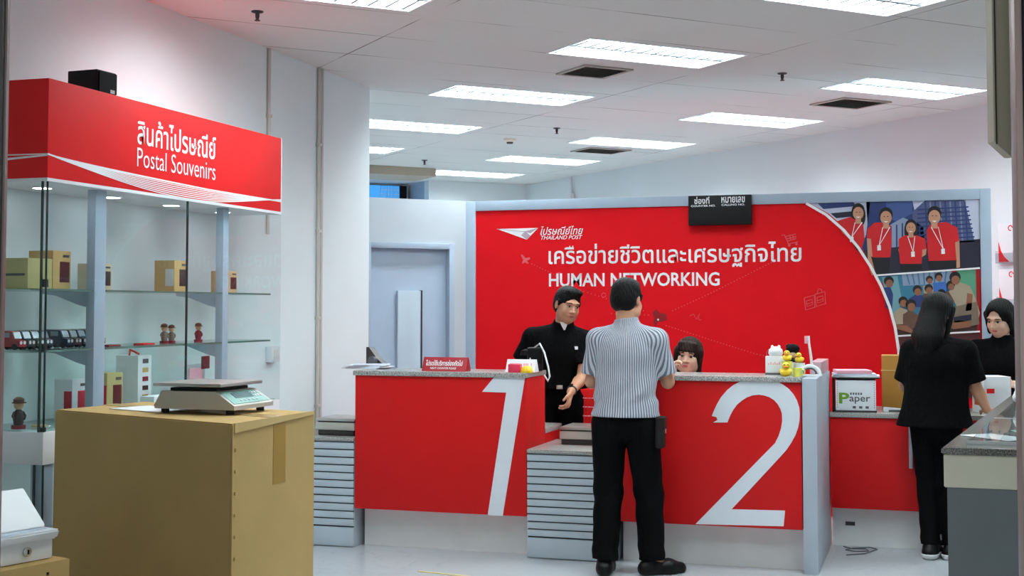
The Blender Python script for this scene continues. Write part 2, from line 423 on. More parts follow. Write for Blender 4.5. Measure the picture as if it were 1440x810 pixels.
# ================================================================ CEILING FITTINGS
M_TUBE = emit('fluorescent_light', (0.86, 0.985, 1.0, 1), LAMP)
M_BLADE = mat('grey_louvre_blade', rgb(104, 110, 118), 0.5, var=0)
def make_troffer():
    t = thing('ceiling_light', '', 'ceiling light', (0, 0, 0), R(45), 'recessed louvred ceiling lights')
    mb = MB()
    mb.box(-LU, LU, -LV, -LV + 0.012, -0.004, 0.11); mb.box(-LU, LU, LV - 0.012, LV, -0.004, 0.11)
    mb.box(-LU, -LU + 0.012, -LV + 0.012, LV - 0.012, -0.004, 0.11); mb.box(LU - 0.012, LU, -LV + 0.012, LV - 0.012, -0.004, 0.11)
    mb.box(-LU, LU, -LV, LV, 0.11, 0.125)
    mb.build('housing', M_LAMPW, t)
    for s in (-1, 1):
        MB().box(-LU + 0.03, LU - 0.03, s * 0.135 - 0.105, s * 0.135 + 0.105, 0.043, 0.052).build('tube', M_TUBE, t)
    mb = MB()
    mb.prism([(-0.012, 0.0), (0.012, 0.0), (0.012, 0.033), (-0.012, 0.033)], 2 * LU - 0.03, (LU - 0.015, 0, 0), (0, 1, 0), (0, 0, 1))
    for k in range(12):
        x = -LU + 0.055 + k * (2 * LU - 0.11) / 11
        for s in (-1, 1):
            mb.prism([(-0.012, 0.0), (0.004, 0.0), (0.012, 0.033), (-0.004, 0.033)], 0.235, (x, s * 0.137 - 0.118, 0), (1, 0, 0), (0, 0, 1))
    mb.build('louvre', M_BLADE, t)
    return t
tro = make_troffer()
for i, (u, v, lb) in enumerate(LIGHTS):
    o = tro if i == 0 else copy_tree(tro)
    o.location = UV(u, v, CEIL); o['label'] = lb
M_VENT = mat('dusty_vent_metal', rgb(112, 106, 98), 0.7, var=0.2, vscale=20)
for u, v, a, c, lb in VENTS:
    t = thing('air_vent', lb, 'vent', UV(u, v, CEIL), R(45), 'square ceiling air vents')
    mb = MB(); z = -0.012
    for q in ((-a, a, -c, -c + 0.03), (-a, a, c - 0.03, c), (-a, -a + 0.03, -c + 0.03, c - 0.03), (a - 0.03, a, -c + 0.03, c - 0.03)): mb.box(*q, z, -0.0005, 0.002)
    mb.build('frame', mat('vent_frame', rgb(176, 170, 162), 0.6), t)
    MB().box(-a + 0.03, a - 0.03, -c + 0.03, c - 0.03, -0.004, -0.0005).build('backing', M_GAP, t)
    mb = MB()
    for k in range(9):
        y = -c + 0.05 + k * (2 * c - 0.1) / 8
        mb.prism([(-0.012, -0.012), (0.008, 0.0), (0.012, 0.0), (-0.008, -0.012)], 2 * a - 0.07, (a - 0.035, y, -0.002), (0, 1, 0), (0, 0, 1))
    mb.build('louvre', M_VENT, t)
for (px, py), lb in (((362, 16), 'sprinkler head nearest the camera on the ceiling above the souvenir case'), ((1100, 103), 'sprinkler head on the ceiling below the right wall light'),
                     ((783, 180), 'small sprinkler head on the ceiling above the middle of the red panel'), ((597, 225), 'far sprinkler head on the ceiling near the blue window')):
    p = atZ(px, py, CEIL)
    t = thing('sprinkler', lb, 'sprinkler', tuple(p), 0, 'ceiling sprinklers')
    MB().lathe([(0.035, 0), (0.033, -0.006), (0.012, -0.012), (0.012, -0.03), (0.008, -0.045)], n=16).build('rose', M_DKSTEEL, t)
    MB().lathe([(0.004, -0.045), (0.016, -0.05), (0.016, -0.054), (0.0, -0.054)], n=14).build('deflector', M_DKSTEEL, t)
p = atZ(717, 195, CEIL)
t = thing('smoke_detector', 'round cream smoke detector on the ceiling above the red panel', 'smoke detector', tuple(p))
MB().lathe([(0.06, 0), (0.058, -0.02), (0.035, -0.035)], n=24).build('base', M_CREAM, t)
MB().lathe([(0.034, -0.035), (0.03, -0.05), (0, -0.052)], n=20).build('sensor', M_DKSTEEL, t)

# conduits and socket on the left wall
def conduit(y, z0, z1, r, lb, extra=None):
    t = thing('conduit', lb, 'pipe', (-4.05, y, 0), 0, 'conduits on the left wall')
    MB().tube([(r, 0, z0), (r, 0, z1)], r, 10).build('pipe', mat('cream_pipe', rgb(206, 200, 192), 0.5), t)
    for z in [z0 + 0.15 + k * 0.6 for k in range(int((z1 - z0) / 0.6) + 1)]:
        if z < z1: MB().box(0, 2.3 * r, -r * 1.5, r * 1.5, z, z + 0.02, 0.002).build('clip', mat('cream_pipe', rgb(206, 200, 192), 0.5), t)
    return t
conduit(7.62, 2.0, 3.195, 0.012, 'thin pale conduit rising from behind the red souvenir sign to the ceiling')
t = conduit(8.35, 0.1, 3.195, 0.013, 'double cream conduit running the full height of the left wall')
MB().tube([(0.013, 0.045, 0.1), (0.013, 0.045, 3.195)], 0.013, 10).build('pipe', mat('cream_pipe', rgb(206, 200, 192), 0.5), t)
t = thing('wall_socket', 'small white socket box on the left wall behind the glass case', 'socket', (-4.05, 7.68, 1.235))
MB().box(0, 0.045, -0.06, 0.06, -0.05, 0.05, 0.006).build('housing', M_WHITE, t)
MB().box(0.045, 0.048, -0.03, 0.03, -0.03, 0.03, 0.001).build('faceplate', M_KICK, t)
p = np.array([-4.35, 16.35])
t = thing('wall_conduit', 'far conduit with small junction box high on the right wall above the red panel', 'pipe', (-4.355, 16.34, 0), R(45))
MB().tube([(-0.015, 0, 2.99), (-0.015, 0, 3.2)], 0.014, 8).build('pipe', M_WHITE, t)
MB().box(-0.06, 0.0, -0.07, 0.07, 2.84, 2.99, 0.01).build('junction_box', M_WHITE, t)

# ================================================================ RED BACK PANEL
PY = 10.044
panel = thing('printed_backdrop', 'large red printed wall panel in a blue-grey frame behind the counters', 'panel', (0, PY, 0))
X0, X1, PZ = -3.556, 0.412, 2.383
FX0, FX1, FZ = -3.475, 0.338, 2.306
mb = MB()
mb.box(X0, FX0, 0, 0.06, 0, PZ, 0.003); mb.box(FX1, X1, 0, 0.06, 0, PZ, 0.003); mb.box(FX0, FX1, 0, 0.06, FZ, PZ, 0.003)
mb.build('frame', M_BLUEGREY, panel)
def pan(px, py):
    p = atY(px, py, PY + 0.015); return (p[0], p[2])
L = 0.015
MB().box(FX0, FX1, L, 0.05, 0.0, FZ).build('red_board', M_PRINT, panel)
lay = [0]
def flat(mb, pts, layer, mi, px=True):
    y = L - 0.0009 * layer
    q = [pan(*p) for p in pts] if px else pts
    mb.poly([(x, y, z) for x, z in q], mi)
def circ(cx, cy, rx, ry, n=18, rot=0):
    return [(cx + rx * math.cos(a) * math.cos(rot) - ry * math.sin(a) * math.sin(rot), cy + rx * math.cos(a) * math.sin(rot) + ry * math.sin(a) * math.cos(rot)) for a in [2 * math.pi * k / n for k in range(n)]]
ARC = [(1132, 287), (1160, 303), (1185, 325), (1205, 349), (1222, 375), (1237, 403), (1249, 432), (1257, 462), (1262, 495), (1264, 530), (1265, 560)]
OUT = [(x + 5, y - 3) for x, y in ARC]
# colours of the two photographs
def pm(n, c): return mat('print_' + n, rgb(*c), 0.55, var=0.0)
PM = [M_WPRINT, pm('sky', (203, 208, 230)), pm('navy', (44, 62, 120)), pm('blue', (70, 92, 150)), pm('tower', (84, 92, 132)), pm('tower_line', (128, 136, 170)),
      pm('dusk', (38, 36, 58)), pm('skin', (206, 150, 120)), pm('hair', (24, 20, 24)), pm('shirt_red', (216, 22, 30)), pm('shirt_shade', (170, 14, 24)), pm('trouser', (20, 18, 26)),
      pm('teal', (56, 128, 158)), pm('teal_light', (120, 170, 182)), pm('leaf_green', (92, 160, 128)), pm('brown', (104, 76, 60)), pm('khaki', (176, 160, 136)), pm('khaki_dark', (130, 112, 96)),
      pm('kid_skin', (150, 98, 72)), pm('blue_shirt', (60, 110, 190)), pm('floor_brown', (74, 48, 44)), pm('maroon', (92, 42, 46)), pm('steel', (146, 160, 190))]
(WH, SKY, NAVY, BLUE, TOW, TLN, DUSK, SKN, HAIR, SRED, SSH, TRO, TEAL, TEALL, LEAF, BRN, KHK, KHD, KSK, BSH, FBR, MRN, STE) = range(len(PM))
mb = MB()
flat(mb, OUT[:6][::1] + [(1252, 400), (1379, 390), (1378, 281)], 1, NAVY)                       # upper photo ground
flat(mb, [(1137, 285), (1224, 283), (1218, 330), (1210, 350), (1190, 322), (1165, 300)], 2, SKY)
flat(mb, [(1150, 286), (1200, 284), (1204, 290), (1158, 294)], 3, NAVY); flat(mb, [(1168, 300), (1210, 296), (1212, 303), (1176, 307)], 3, DUSK)
flat(mb, [(1218, 283), (1283, 282), (1283, 345), (1222, 352)], 2, NAVY); flat(mb, [(1246, 282), (1283, 282), (1283, 300), (1262, 312), (1246, 306)], 3, BLUE)
flat(mb, [(1283, 282), (1302, 281), (1286, 296)], 3, SKY)
flat(mb, [(1252, 316), (1270, 306), (1298, 318), (1302, 350), (1252, 352)], 4, STE)
for k in range(6): flat(mb, [(1252 + k * 8, 314 + abs(k - 2) * 2), (1254 + k * 8, 314 + abs(k - 2) * 2), (1254 + k * 8, 352), (1252 + k * 8, 352)], 5, NAVY)
flat(mb, [(1283, 298), (1302, 281), (1356, 281), (1372, 338), (1370, 360), (1286, 362)], 4, TOW)
for k in range(9): flat(mb, [(1300 + k * 7, 283), (1302 + k * 7, 283), (1306 + k * 7, 345), (1304 + k * 7, 345)], 5, TLN if k % 2 else NAVY)
for k in range(9): flat(mb, [(1290, 294 + k * 6), (1362 + k * 1.2, 290 + k * 6), (1362 + k * 1.2, 292 + k * 6), (1290, 296 + k * 6)], 6, NAVY)
flat(mb, [(1356, 281), (1378, 281), (1378, 340), (1370, 338)], 5, SKY)
flat(mb, [(1214, 352), (1378, 336), (1379, 377), (1230, 388)], 6, DUSK)
def figure(hx, hy, hr, body, tr, arms, long=False):
    for a in arms: flat(mb, a, 7, SKN)
    flat(mb, tr, 8, TRO)
    if long: flat(mb, circ(hx, hy + hr * .6, hr * 1.1, hr * 1.9), 8, HAIR)
    flat(mb, body, 9, SRED)
    flat(mb, circ(hx, hy + hr * .1 - hr * .35, hr * 0.95, hr * 1.0), 10, HAIR)
    flat(mb, [(hx - hr * .35, hy + hr * .6), (hx + hr * .35, hy + hr * .6), (hx + hr * .45, hy + hr * 1.75), (hx - hr * .45, hy + hr * 1.75)], 10, SKN)
    flat(mb, circ(hx, hy + hr * .22, hr * 0.8, hr * 0.95), 11, SKN)
    flat(mb, [(hx - hr * .35, hy + hr * .72), (hx + hr * .35, hy + hr * .72), (hx, hy + hr * .9)], 12, WH)
    flat(mb, [(hx - hr * .45, hy + hr * .05), (hx - hr * .15, hy), (hx - hr * .15, hy + hr * .14)], 12, HAIR); flat(mb, [(hx + hr * .15, hy), (hx + hr * .45, hy + hr * .05), (hx + hr * .15, hy + hr * .14)], 12, HAIR)
    cx = sum(p[0] for p in body) / len(body); top = hy + hr * 1.6; bt = max(p[1] for p in body)
    flat(mb, [(hx - 5, top), (hx - 4, top - .5), (cx + .8, bt - 17), (cx - .2, bt - 17)], 12, WH); flat(mb, [(hx + 5, top - 1), (hx + 6, top), (cx + .9, bt - 17), (cx, bt - 17)], 12, WH)
    flat(mb, [(cx - 2.4, bt - 17), (cx + 2.6, bt - 17.4), (cx + 2.8, bt - 10), (cx - 2.2, bt - 9.6)], 12, WH)
figure(1207, 298, 9.5, [(1174, 312), (1196, 305), (1206, 311), (1214, 315), (1216, 336), (1212, 350), (1205, 348), (1192, 332), (1184, 324), (1178, 318)], [(1200, 344), (1212, 348), (1212, 358), (1205, 352)], [[(1182, 322), (1190, 330), (1194, 336), (1184, 326)]], True)
figure(1246, 304, 10, [(1220, 322), (1230, 313), (1245, 313), (1253, 318), (1254, 340), (1252, 362), (1227, 362), (1225, 336), (1219, 335)], [(1225, 361), (1252, 361), (1250, 386), (1232, 387)], [[(1219, 334), (1225, 334), (1227, 362), (1231, 386), (1226, 387), (1221, 372)]])
figure(1281, 319, 8.5, [(1264, 336), (1272, 331), (1290, 331), (1301, 336), (1303, 350), (1297, 351), (1296, 371), (1266, 371), (1264, 352)], [(1266, 369), (1296, 369), (1297, 380), (1266, 381)], [[(1263, 350), (1268, 352), (1270, 362), (1282, 364), (1282, 370), (1268, 371)], [(1297, 350), (1303, 350), (1302, 358), (1284, 370), (1276, 370)]], True)
figure(1314, 303, 10.5, [(1303, 324), (1308, 316), (1330, 312), (1346, 320), (1349, 338), (1343, 341), (1345, 366), (1306, 367), (1304, 345)], [(1305, 365), (1345, 364), (1345, 376), (1306, 379)], [[(1343, 340), (1349, 338), (1350, 376), (1345, 377)]])
# lower photo: schoolchildren round a table under a blue porch
flat(mb, OUT[5:9][::1] + [(1263, 473), (1378, 467), (1378, 378), (1233, 389)], 7, TEAL)
flat(mb, [(1268, 386), (1340, 380), (1338, 398), (1270, 402)], 8, STE)
for k in range(8): flat(mb, [(1274 + k * 8, 385 - k * .6), (1276 + k * 8, 385 - k * .6), (1280 + k * 7, 400), (1278 + k * 7, 400)], 9, TEAL)
flat(mb, [(1338, 380), (1345, 379), (1352, 420), (1344, 420)], 9, SRED); flat(mb, [(1346, 379), (1378, 377), (1378, 430), (1356, 425)], 9, LEAF)
flat(mb, [(1372, 378), (1378, 377), (1378, 466), (1374, 466)], 10, SSH)
flat(mb, [(1240, 390), (1262, 388), (1268, 420), (1262, 448), (1252, 440)], 8, TEALL)
flat(mb, [(1256, 452), (1378, 440), (1378, 467), (1263, 473)], 8, FBR)
def kid(hx, hy, r, body, col, l):
    flat(mb, body, l, col); flat(mb, circ(hx, hy - r * .25, r, r), l + 1, HAIR); flat(mb, circ(hx + r * .1, hy + r * .25, r * .75, r * .8), l + 2, KSK)
kid(1307, 394, 5, [(1298, 402), (1314, 400), (1317, 420), (1300, 422)], KHK, 9); kid(1320, 390, 5.5, [(1312, 398), (1330, 396), (1331, 412), (1313, 414)], BSH, 10)
kid(1290, 409, 6.5, [(1278, 420), (1288, 414), (1302, 416), (1304, 432), (1280, 432)], NAVY, 10); kid(1306, 407, 6, [(1298, 413), (1316, 412), (1318, 428), (1300, 430)], BRN, 11)
kid(1250, 397, 7, [(1241, 405), (1252, 403), (1256, 414), (1254, 440), (1246, 432)], NAVY, 11); kid(1324, 414, 6, [(1312, 420), (1332, 418), (1334, 440), (1312, 440)], KHD, 11)
kid(1337, 402, 6, [(1330, 410), (1342, 408), (1345, 424), (1332, 426)], BRN, 12)
kid(1343, 392, 8, [(1334, 410), (1348, 396), (1364, 402), (1372, 420), (1378, 440), (1374, 456), (1352, 452), (1346, 432), (1340, 420)], KHK, 13)
flat(mb, [(1360, 412), (1368, 414), (1366, 436), (1358, 438)], 16, KSK); flat(mb, [(1340, 432), (1374, 424), (1377, 456), (1350, 462), (1336, 458)], 16, KHD)
flat(mb, [(1340, 446), (1366, 442), (1366, 450), (1342, 454)], 17, DUSK); flat(mb, [(1334, 456), (1346, 450), (1366, 452), (1364, 460), (1340, 463)], 17, KSK)
kid(1270, 425, 6.5, [(1257, 440), (1266, 432), (1276, 436), (1278, 456), (1258, 456)], KHK, 14); kid(1281, 430, 7.5, [(1270, 442), (1280, 436), (1292, 444), (1290, 462), (1270, 462)], BRN, 15)
flat(mb, [(1259, 456), (1276, 458), (1286, 466), (1284, 469), (1262, 463)], 18, KSK); kid(1334, 436, 6.5, [(1324, 442), (1340, 440), (1342, 460), (1326, 460)], KHD, 14)
flat(mb, OUT[8:] + [(1378, 560), (1378, 467), (1262, 473)], 8, MRN)
# white edges between the pictures
def line(pts, wd, l, mi):
    q = [pan(*p) for p in pts]; n = len(q); A, B = [], []
    for i in range(n):
        a, c = q[max(0, i - 1)], q[min(n - 1, i + 1)]; dx, dz = c[0] - a[0], c[1] - a[1]; s = math.hypot(dx, dz) or 1
        A.append((q[i][0] - dz / s * wd / 2, q[i][1] + dx / s * wd / 2)); B.append((q[i][0] + dz / s * wd / 2, q[i][1] - dx / s * wd / 2))
    for i in range(n - 1): flat(mb, [A[i], A[i + 1], B[i + 1], B[i]], l, mi, False)
line([(1230, 387.5), (1378, 377)], 0.012, 20, WH); line([(1262, 472.5), (1378, 466)], 0.012, 20, WH)
line([(x + 2, y - 1) for x, y in ARC], 0.02, 21, WH)
mb.build('photo_print', PM, panel, smooth=0)
# faint icons and dotted routes on the red
mb = MB()
def dots(a, c, n, r=0.0042):
    for k in range(n):
        t = k / (n - 1); x, z = pan(a[0] + (c[0] - a[0]) * t, a[1] + (c[1] - a[1]) * t)
        flat(mb, circ(x, z, r, r, 8), 2, 0, False)
dots((748, 371), (790, 391), 12); dots((816, 408), (905, 437), 18); dots((946, 437), (1000, 412), 14); dots((1000, 412), (1085, 369), 22)
dots((937, 458), (1060, 497), 30); dots((860, 441), (912, 443), 10); dots((1060, 497), (1078, 501), 5)
flat(mb, [(732, 358), (735, 358), (739, 363), (745, 362), (746, 364), (741, 367), (744, 370), (742, 371), (738, 369), (735, 371), (734, 369), (736, 366)], 2, 0)
flat(mb, circ(786, 388, 5, 5), 2, 0)
for q in ([(1099, 331), (1103, 330), (1109, 343), (1122, 340)], [(1104, 333), (1119, 329), (1119, 336), (1107, 339)], [(1106, 336), (1119, 333)], [(1111, 332), (1112, 338)], [(1115, 331), (1116, 337)]): line(q, 0.006, 2, 0)
flat(mb, circ(1110, 345, 2, 2, 8), 2, 0); flat(mb, circ(1120, 343, 2, 2, 8), 2, 0)
for a, c in (((1131, 419), (1145, 436)), ((1146, 414), (1160, 431))):
    x0, y0, x1, y1 = a[0], a[1], c[0], c[1]
    line([(x0, y0), (x1, y0 - 4), (x1 + 1, y1 - 4), (x0 + 2, y1), (x0, y0)], 0.006, 2, 0)
    line([(x0 + 3, y0 + 4), (x1 - 3, y0 + 2), (x1 - 2, y1 - 8), (x0 + 4, y1 - 5), (x0 + 3, y0 + 4)], 0.005, 2, 0); line([(x0 + 3, y0 + 9), (x1 - 2, y0 + 6)], 0.004, 2, 0)
line([(1149, 413), (1151, 406), (1155, 407), (1156, 412)], 0.005, 2, 0)
line([(970, 444), (976, 442), (979, 449), (984, 441), (982, 449), (986, 450)], 0.005, 2, 0); line(circ(1085, 497, 7, 7) , 0.006, 2, 0)
flat(mb, circ(1085, 497, 2.5, 2.5), 2, 0); line(circ(849, 415, 3, 3), 0.005, 2, 0)
mb.build('route_icons', M_PINK, panel, smooth=0)
mb = MB()
flat(mb, [(917, 440), (923, 434), (928, 440), (937, 441), (938, 450), (930, 453), (925, 452), (922, 460), (919, 454), (920, 447)], 2, 0)
flat(mb, circ(925.5, 449.5, 1.4, 1.4, 10), 3, 1)
mb.build('map_icon', [M_DKRED, M_WPRINT], panel, smooth=0)
mb = MB()
flat(mb, [(699, 322), (757, 320.5), (741, 337)], 3, 0); flat(mb, [(733, 331), (741, 337), (746, 331.5), (739, 325)], 4, 1)
flat(mb, [(738, 325.5), (757, 320.5), (746, 328)], 4, 1); line([(699, 322), (741, 326), (757, 320.5)], 0.004, 5, 1)
mb.build('paper_plane_emblem', [M_WPRINT, pm('emblem_shade', (198, 170, 186))], panel, smooth=0)
def ptext(name, s, px0, px1, py0, py1, m=None, bold=0.0, shear=0.0):
    a = pan(px0, (py0 + py1) / 2); c = pan(px1, (py0 + py1) / 2); z1 = pan((px0 + px1) / 2, py0)[1]; z0 = pan((px0 + px1) / 2, py1)[1]
    return lettering(name, s, a[0], c[0], z0, z1, (0, L, 0), (1, 0, 0), (0, 0, 1), m or M_WPRINT, panel, 0.002, bold, shear)
ptext('brand_lettering', 'ไปรษณีย์ไทย', 760, 820, 318, 330, shear=0.3, bold=0.008)
ptext('brand_lettering', 'THAILAND POST', 761, 819, 331, 336.6, shear=0.3, bold=0.006)
ptext('slogan_lettering', 'เครือข่ายชีวิตและเศรษฐกิจไทย', 771.5, 1127, 341, 376, bold=0.012)
ptext('slogan_lettering', 'HUMAN NETWORKING', 772, 1012, 383.5, 402.5, bold=0.02)
# black calling board fixed over the panel's top edge
cb = thing('calling_board', 'black queue number board with white heading fixed to the top of the red panel', 'board', (-1.512, PY - 0.06, 2.266))
MB().box(-0.236, 0.236, 0, 0.058, -0.112, 0.112, 0.004).build('board', M_BLACK, cb)
bo = (-1.512, PY - 0.06, 2.266)
for s, x0, x1, z0, z1, bl in (('ช่องที่', -0.19, -0.075, 0.048, 0.103, .02), ('หมายเลข', 0.015, 0.19, 0.052, 0.098, .02), ('COUNTER NO.', -0.215, -0.03, 0.026, 0.041, .02), ('CALLING NO.', 0.015, 0.19, 0.03, 0.045, .02)):
    lettering('heading_lettering', s, x0, x1, z0, z1, (0, 0, 0), (1, 0, 0), (0, 0, 1), M_LETTER, cb, 0.0015, bl)

# leaflet holders on the right wall beside the panel
for z, lb in ((1.99, 'clear leaflet holder with white red-swoosh leaflets, upper one on the right wall'), (1.62, 'clear leaflet holder with white leaflets, lower one above the woman clerk at right')):
    t = thing('leaflet_holder', lb, 'leaflet holder', (0.60, 11.405, z), R(-45), 'leaflet holders on the right wall')
    # local: x along the wall, -y into the room
    mb = MB(); mb.box(-0.09, 0.09, -0.06, -0.056, -0.1, -.02); mb.box(-0.09, 0.09, -0.056, -0.002, -0.1, -0.094); mb.box(-0.09, -0.086, -0.056, -0.002, -0.1, 0.0); mb.box(0.086, 0.09, -0.056, -0.002, -0.1, 0.0)
    mb.build('holder', glass('acrylic', (0.85, 0.86, 0.88, 1)), t)
    lf = MB().box(-0.082, 0.082, -0.03, -0.004, -0.093, 0.22, 0.001).build('leaflet', M_WHITEP, t)
    mb = MB(); mb.prism([(-0.08, -0.09), (0.03, -0.09), (-0.02, -0.05), (-0.055, 0.0), (-0.08, 0.08)], 0.001, (0, -0.0305, 0), (1, 0, 0), (0, 0, 1)); mb.build('swoosh', M_SIGNRED, lf)
    mb = MB(); mb.tube([(0.045 + 0.02 * math.cos(a), -0.031, 0.18 + 0.02 * math.sin(a)) for a in [k * math.pi / 8 for k in range(14)]], 0.004, 6); mb.build('roundel', M_SIGNRED, lf)

# ================================================================ SOUVENIR DISPLAY CASE
CX, CY0, CY1 = -3.65, 4.875, 7.05
case = thing('display_case', 'tall glass souvenir display case under a red sign along the left wall', 'display case', (0, 0, 0))
mb = MB().box(-4.045, CX, CY0, CY1, 2.095, 2.53, 0.002)
fas = mb.build('sign_fascia', M_SIGNRED, case)
for s, y0, y1, z0, z1, bl in (('สินค้าไปรษณีย์', 5.553, 6.29, 2.322, 2.455, 0.012), ('Postal Souvenirs', 5.553, 6.29, 2.212, 2.306, -0.004)):
    me = lettering('lettering', s, y0, y1, z0, z1, (CX, 0, 0), (0, 1, 0), (0, 0, 1), M_LETTER, fas, 0.002, bl)
# flowing white lines
mb = MB()
def wave(y, k):
    t = (y - CY0) / (CY1 - CY0)
    z = 2.198 - 0.055 * t ** 0.6 - k * 0.0075 * math.sin(math.pi * min(1, t * 1.0)) ** 1.2 * 1.3 + 0.035 * max(0, t - 0.62) * (1 + k * .12)
    return z
for k in range(8):
    pts = [(CX + 0.0004 + 0.0003 * k, y, wave(y, k)) for y in np.linspace(CY0, CY1, 40)]
    wd = 0.0022 if k else 0.004
    for a, c in zip(pts, pts[1:]): mb.poly([(a[0], a[1], a[2] - wd), (c[0], c[1], c[2] - wd), (c[0], c[1], c[2] + wd), (a[0], a[1], a[2] + wd)])  # faces +x
for i, (dz0, dz1) in enumerate(((0.0, 0.004), (-0.004, -0.022), (-0.006, -0.03))):
    if True:
        wd = 0.0026
        yy = CY0 - 0.0005 - 0.0004 * i
        mb.poly([(-4.045, yy, 2.198 + dz1 - wd), (CX, yy, 2.198 + dz0 - wd), (CX, yy, 2.198 + dz0 + wd), (-4.045, yy, 2.198 + dz1 + wd)])
mb.build('sign_lines', M_LETTER, fas, smooth=0)
MB().box(-4.045, CX, CY0, CY1, 2.08, 2.095).box(CX - 0.004, CX + 0.002, CY1 - 0.006, CY1 + 0.004, 2.08, 2.53).build('sign_edge_trim', M_WHITE, case)
MB().box(-4.045, CX, CY0, CY1, 0.855, 0.995, 0.003).build('base_band', M_WHITE, case)
MB().box(-4.045, CX - 0.02, CY0 + 0.02, CY1 - 0.02, 0.0, 0.14, 0.003).build('plinth', M_KICK, case)
for y, nm in ((CY0 + 0.012, 0), (5.9, 1), (CY1 - 0.06, 2)):
    MB().box(CX - 0.07, CX - 0.012, y, y + 0.075, 0.14, 0.855, 0.002).build('lower_post', M_BLUEGREY, case)
MB().box(CX - 0.008, CX, CY0 + 0.009, CY1, 0.14, 0.855).build('lower_glass', M_GLASS, case)
MB().box(-4.045, CX, CY0, CY0 + 0.008, 0.14, 0.855).build('lower_glass', M_GLASS, case)
MB().box(-4.045, CX - 0.02, CY0 + 0.02, CY1 - 0.02, 0.48, 0.49).build('lower_shelf', M_SHELFGL, case)
MB().box(CX - 0.008, CX, CY0 + 0.01, 6.02, 0.995, 2.08).build('front_glass', M_GLASS, case)
MB().box(CX - 0.008, CX, 6.026, CY1, 0.995, 2.08).build('front_glass', M_GLASS, case)
MB().box(-4.045, CX, CY0, CY0 + 0.008, 0.995, 2.08).build('side_glass', M_GLASS, case)
MB().box(-4.045, CX, CY1 - 0.008, CY1, 0.995, 2.08).build('side_glass', M_GLASS, case)
mb = MB()
for a in ((CX - 0.010, CX - 0.0005, CY0 + 0.008, CY0 + 0.0105), (CX - 0.009, CX + 0.001, 6.020, 6.027), (CX - 0.03, CX - 0.022, CY0 - 0.0005, CY0 + 0.0085)):
    MB().box(*a, 0.995, 2.08).build('glass_edge', M_GLEDGE, case)
for a in ((CX - 0.010, CX - 0.0005, CY0 + 0.008, CY0 + 0.0105), (CX - 0.05, CX - 0.042, CY0 - 0.0005, CY0 + 0.0085)): MB().box(*a, 0.14, 0.855).build('glass_edge', M_GLEDGE, case)
M_CASELED = emit('case_light', (0.95, 0.98, 1.0, 1), 3.0)
for y in (5.12, 5.66, 6.2, 6.74):
    dl = MB().lathe([(.05, 0), (.05, -.006), (.042, -.006)], c=(-3.86, y, 2.08), n=20).build('downlight', M_LAMPW, case); MB().lathe([(.041, -.0065), (0, -.0065)], c=(-3.86, y, 2.08), n=20).build('lamp_disc', M_CASELED, dl)
for z in (1.0, 1.36, 1.64):
    mb = MB().box(CX - 0.035, CX - 0.01, CY0 + 0.01, CY0 + 0.035, z - 0.02, z + 0.015, 0.004); mb.build('glass_clamp', M_DKSTEEL, case)
for y, yw in ((5.30, .085), (6.47, .06)):
    u_ = MB().box(-3.745, -3.70, y, y + yw, 0.995, 2.08, 0.002).build('upright', M_BLUEGREY, case)
    for z in (1.335, 1.605):
        MB().prism([(0, 0), (0, -0.075), (-0.06, -0.06), (-0.18, -0.018), (-0.26, -0.008), (-0.26, 0)], 0.02, (-3.745, y + 0.02, z), (1, 0, 0), (0, 0, 1)).build('bracket', M_BLUEGREY, u_)
for z in (1.335, 1.605):
    mb = MB().box(-4.04, -3.75, CY0 + 0.03, CY1 - 0.03, z, z + 0.01).box(-3.75, -3.70, CY0 + 0.03, 5.295, z, z + 0.01).box(-3.75, -3.70, 5.39, 6.465, z, z + 0.01).box(-3.75, -3.70, 6.535, CY1 - 0.03, z, z + 0.01)
    sh = mb.build('shelf', M_SHELFGL, case)
    MB().box(-3.702, -3.698, CY0 + 0.03, 5.295, z + 0.0005, z + 0.0095).box(-3.702, -3.698, 5.39, 6.465, z + 0.0005, z + 0.0095).box(-3.702, -3.698, 6.535, CY1 - 0.03, z + 0.0005, z + 0.0095).build('front_edge', mat('green_glass_edge', rgb(96, 128, 120), 0.25, var=0), sh)
MB().box(-4.03, CX - 0.02, CY0 + 0.02, CY1 - 0.02, 0.995, 1.003).build('floor_glass', M_SHELFGL, case)
# contents: boxes with a mug behind a window
def carton(label, x, y, z, w, d, h, m=M_OLIVE, win=None, rot=0.0, letters=False, group='souvenir boxes in the glass case', lid=None):
    t = thing('souvenir_box', label, 'box', (x, y, z), R(rot), group)
    MB().box(-w / 2, w / 2, -d / 2, d / 2, 0, h, 0.0015).build('carton', m, t)
    if win:
        f = MB().box(w / 2 - 0.004, w / 2 + 0.0012, -d * .12, d * .42, h * .18, h * .72, 0.0005).build('window', win[0], t)
        MB().box(w * .05, w / 2 - 0.003, -d / 2 - 0.0012, -d / 2 + 0.003, h * .18, h * .72, 0.0005).build('window', win[1], t)
        MB().box(-0.0005 + w / 2, w / 2 + 0.001, d * .05, d * .4, h * .83, h * .9).build('print_block', M_DGREY, t)
    if letters:
        MB().box(-w * .4, w * .4, -d / 2 - 0.001, -d / 2, h * .42, h * .5).box(w / 2, w / 2 + 0.001, 0, d * .35, h * .06, h * .12).build('print_block', M_DGREY, t)
    return t
RD, DK = mat('mug_red', rgb(196, 34, 52), 0.4), mat('mug_dark_red', rgb(84, 30, 34), 0.4)
WHT, BLKW = mat('mug_white', rgb(214, 218, 216), 0.35), mat('window_dark', rgb(54, 58, 56), 0.4)
Z1, Z2, Z3 = 1.615, 1.345, 1.004
carton('olive box with dark print lying at the left end of the upper glass shelf', -3.86, 5.01, Z1, .16, .17, .135, letters=True)
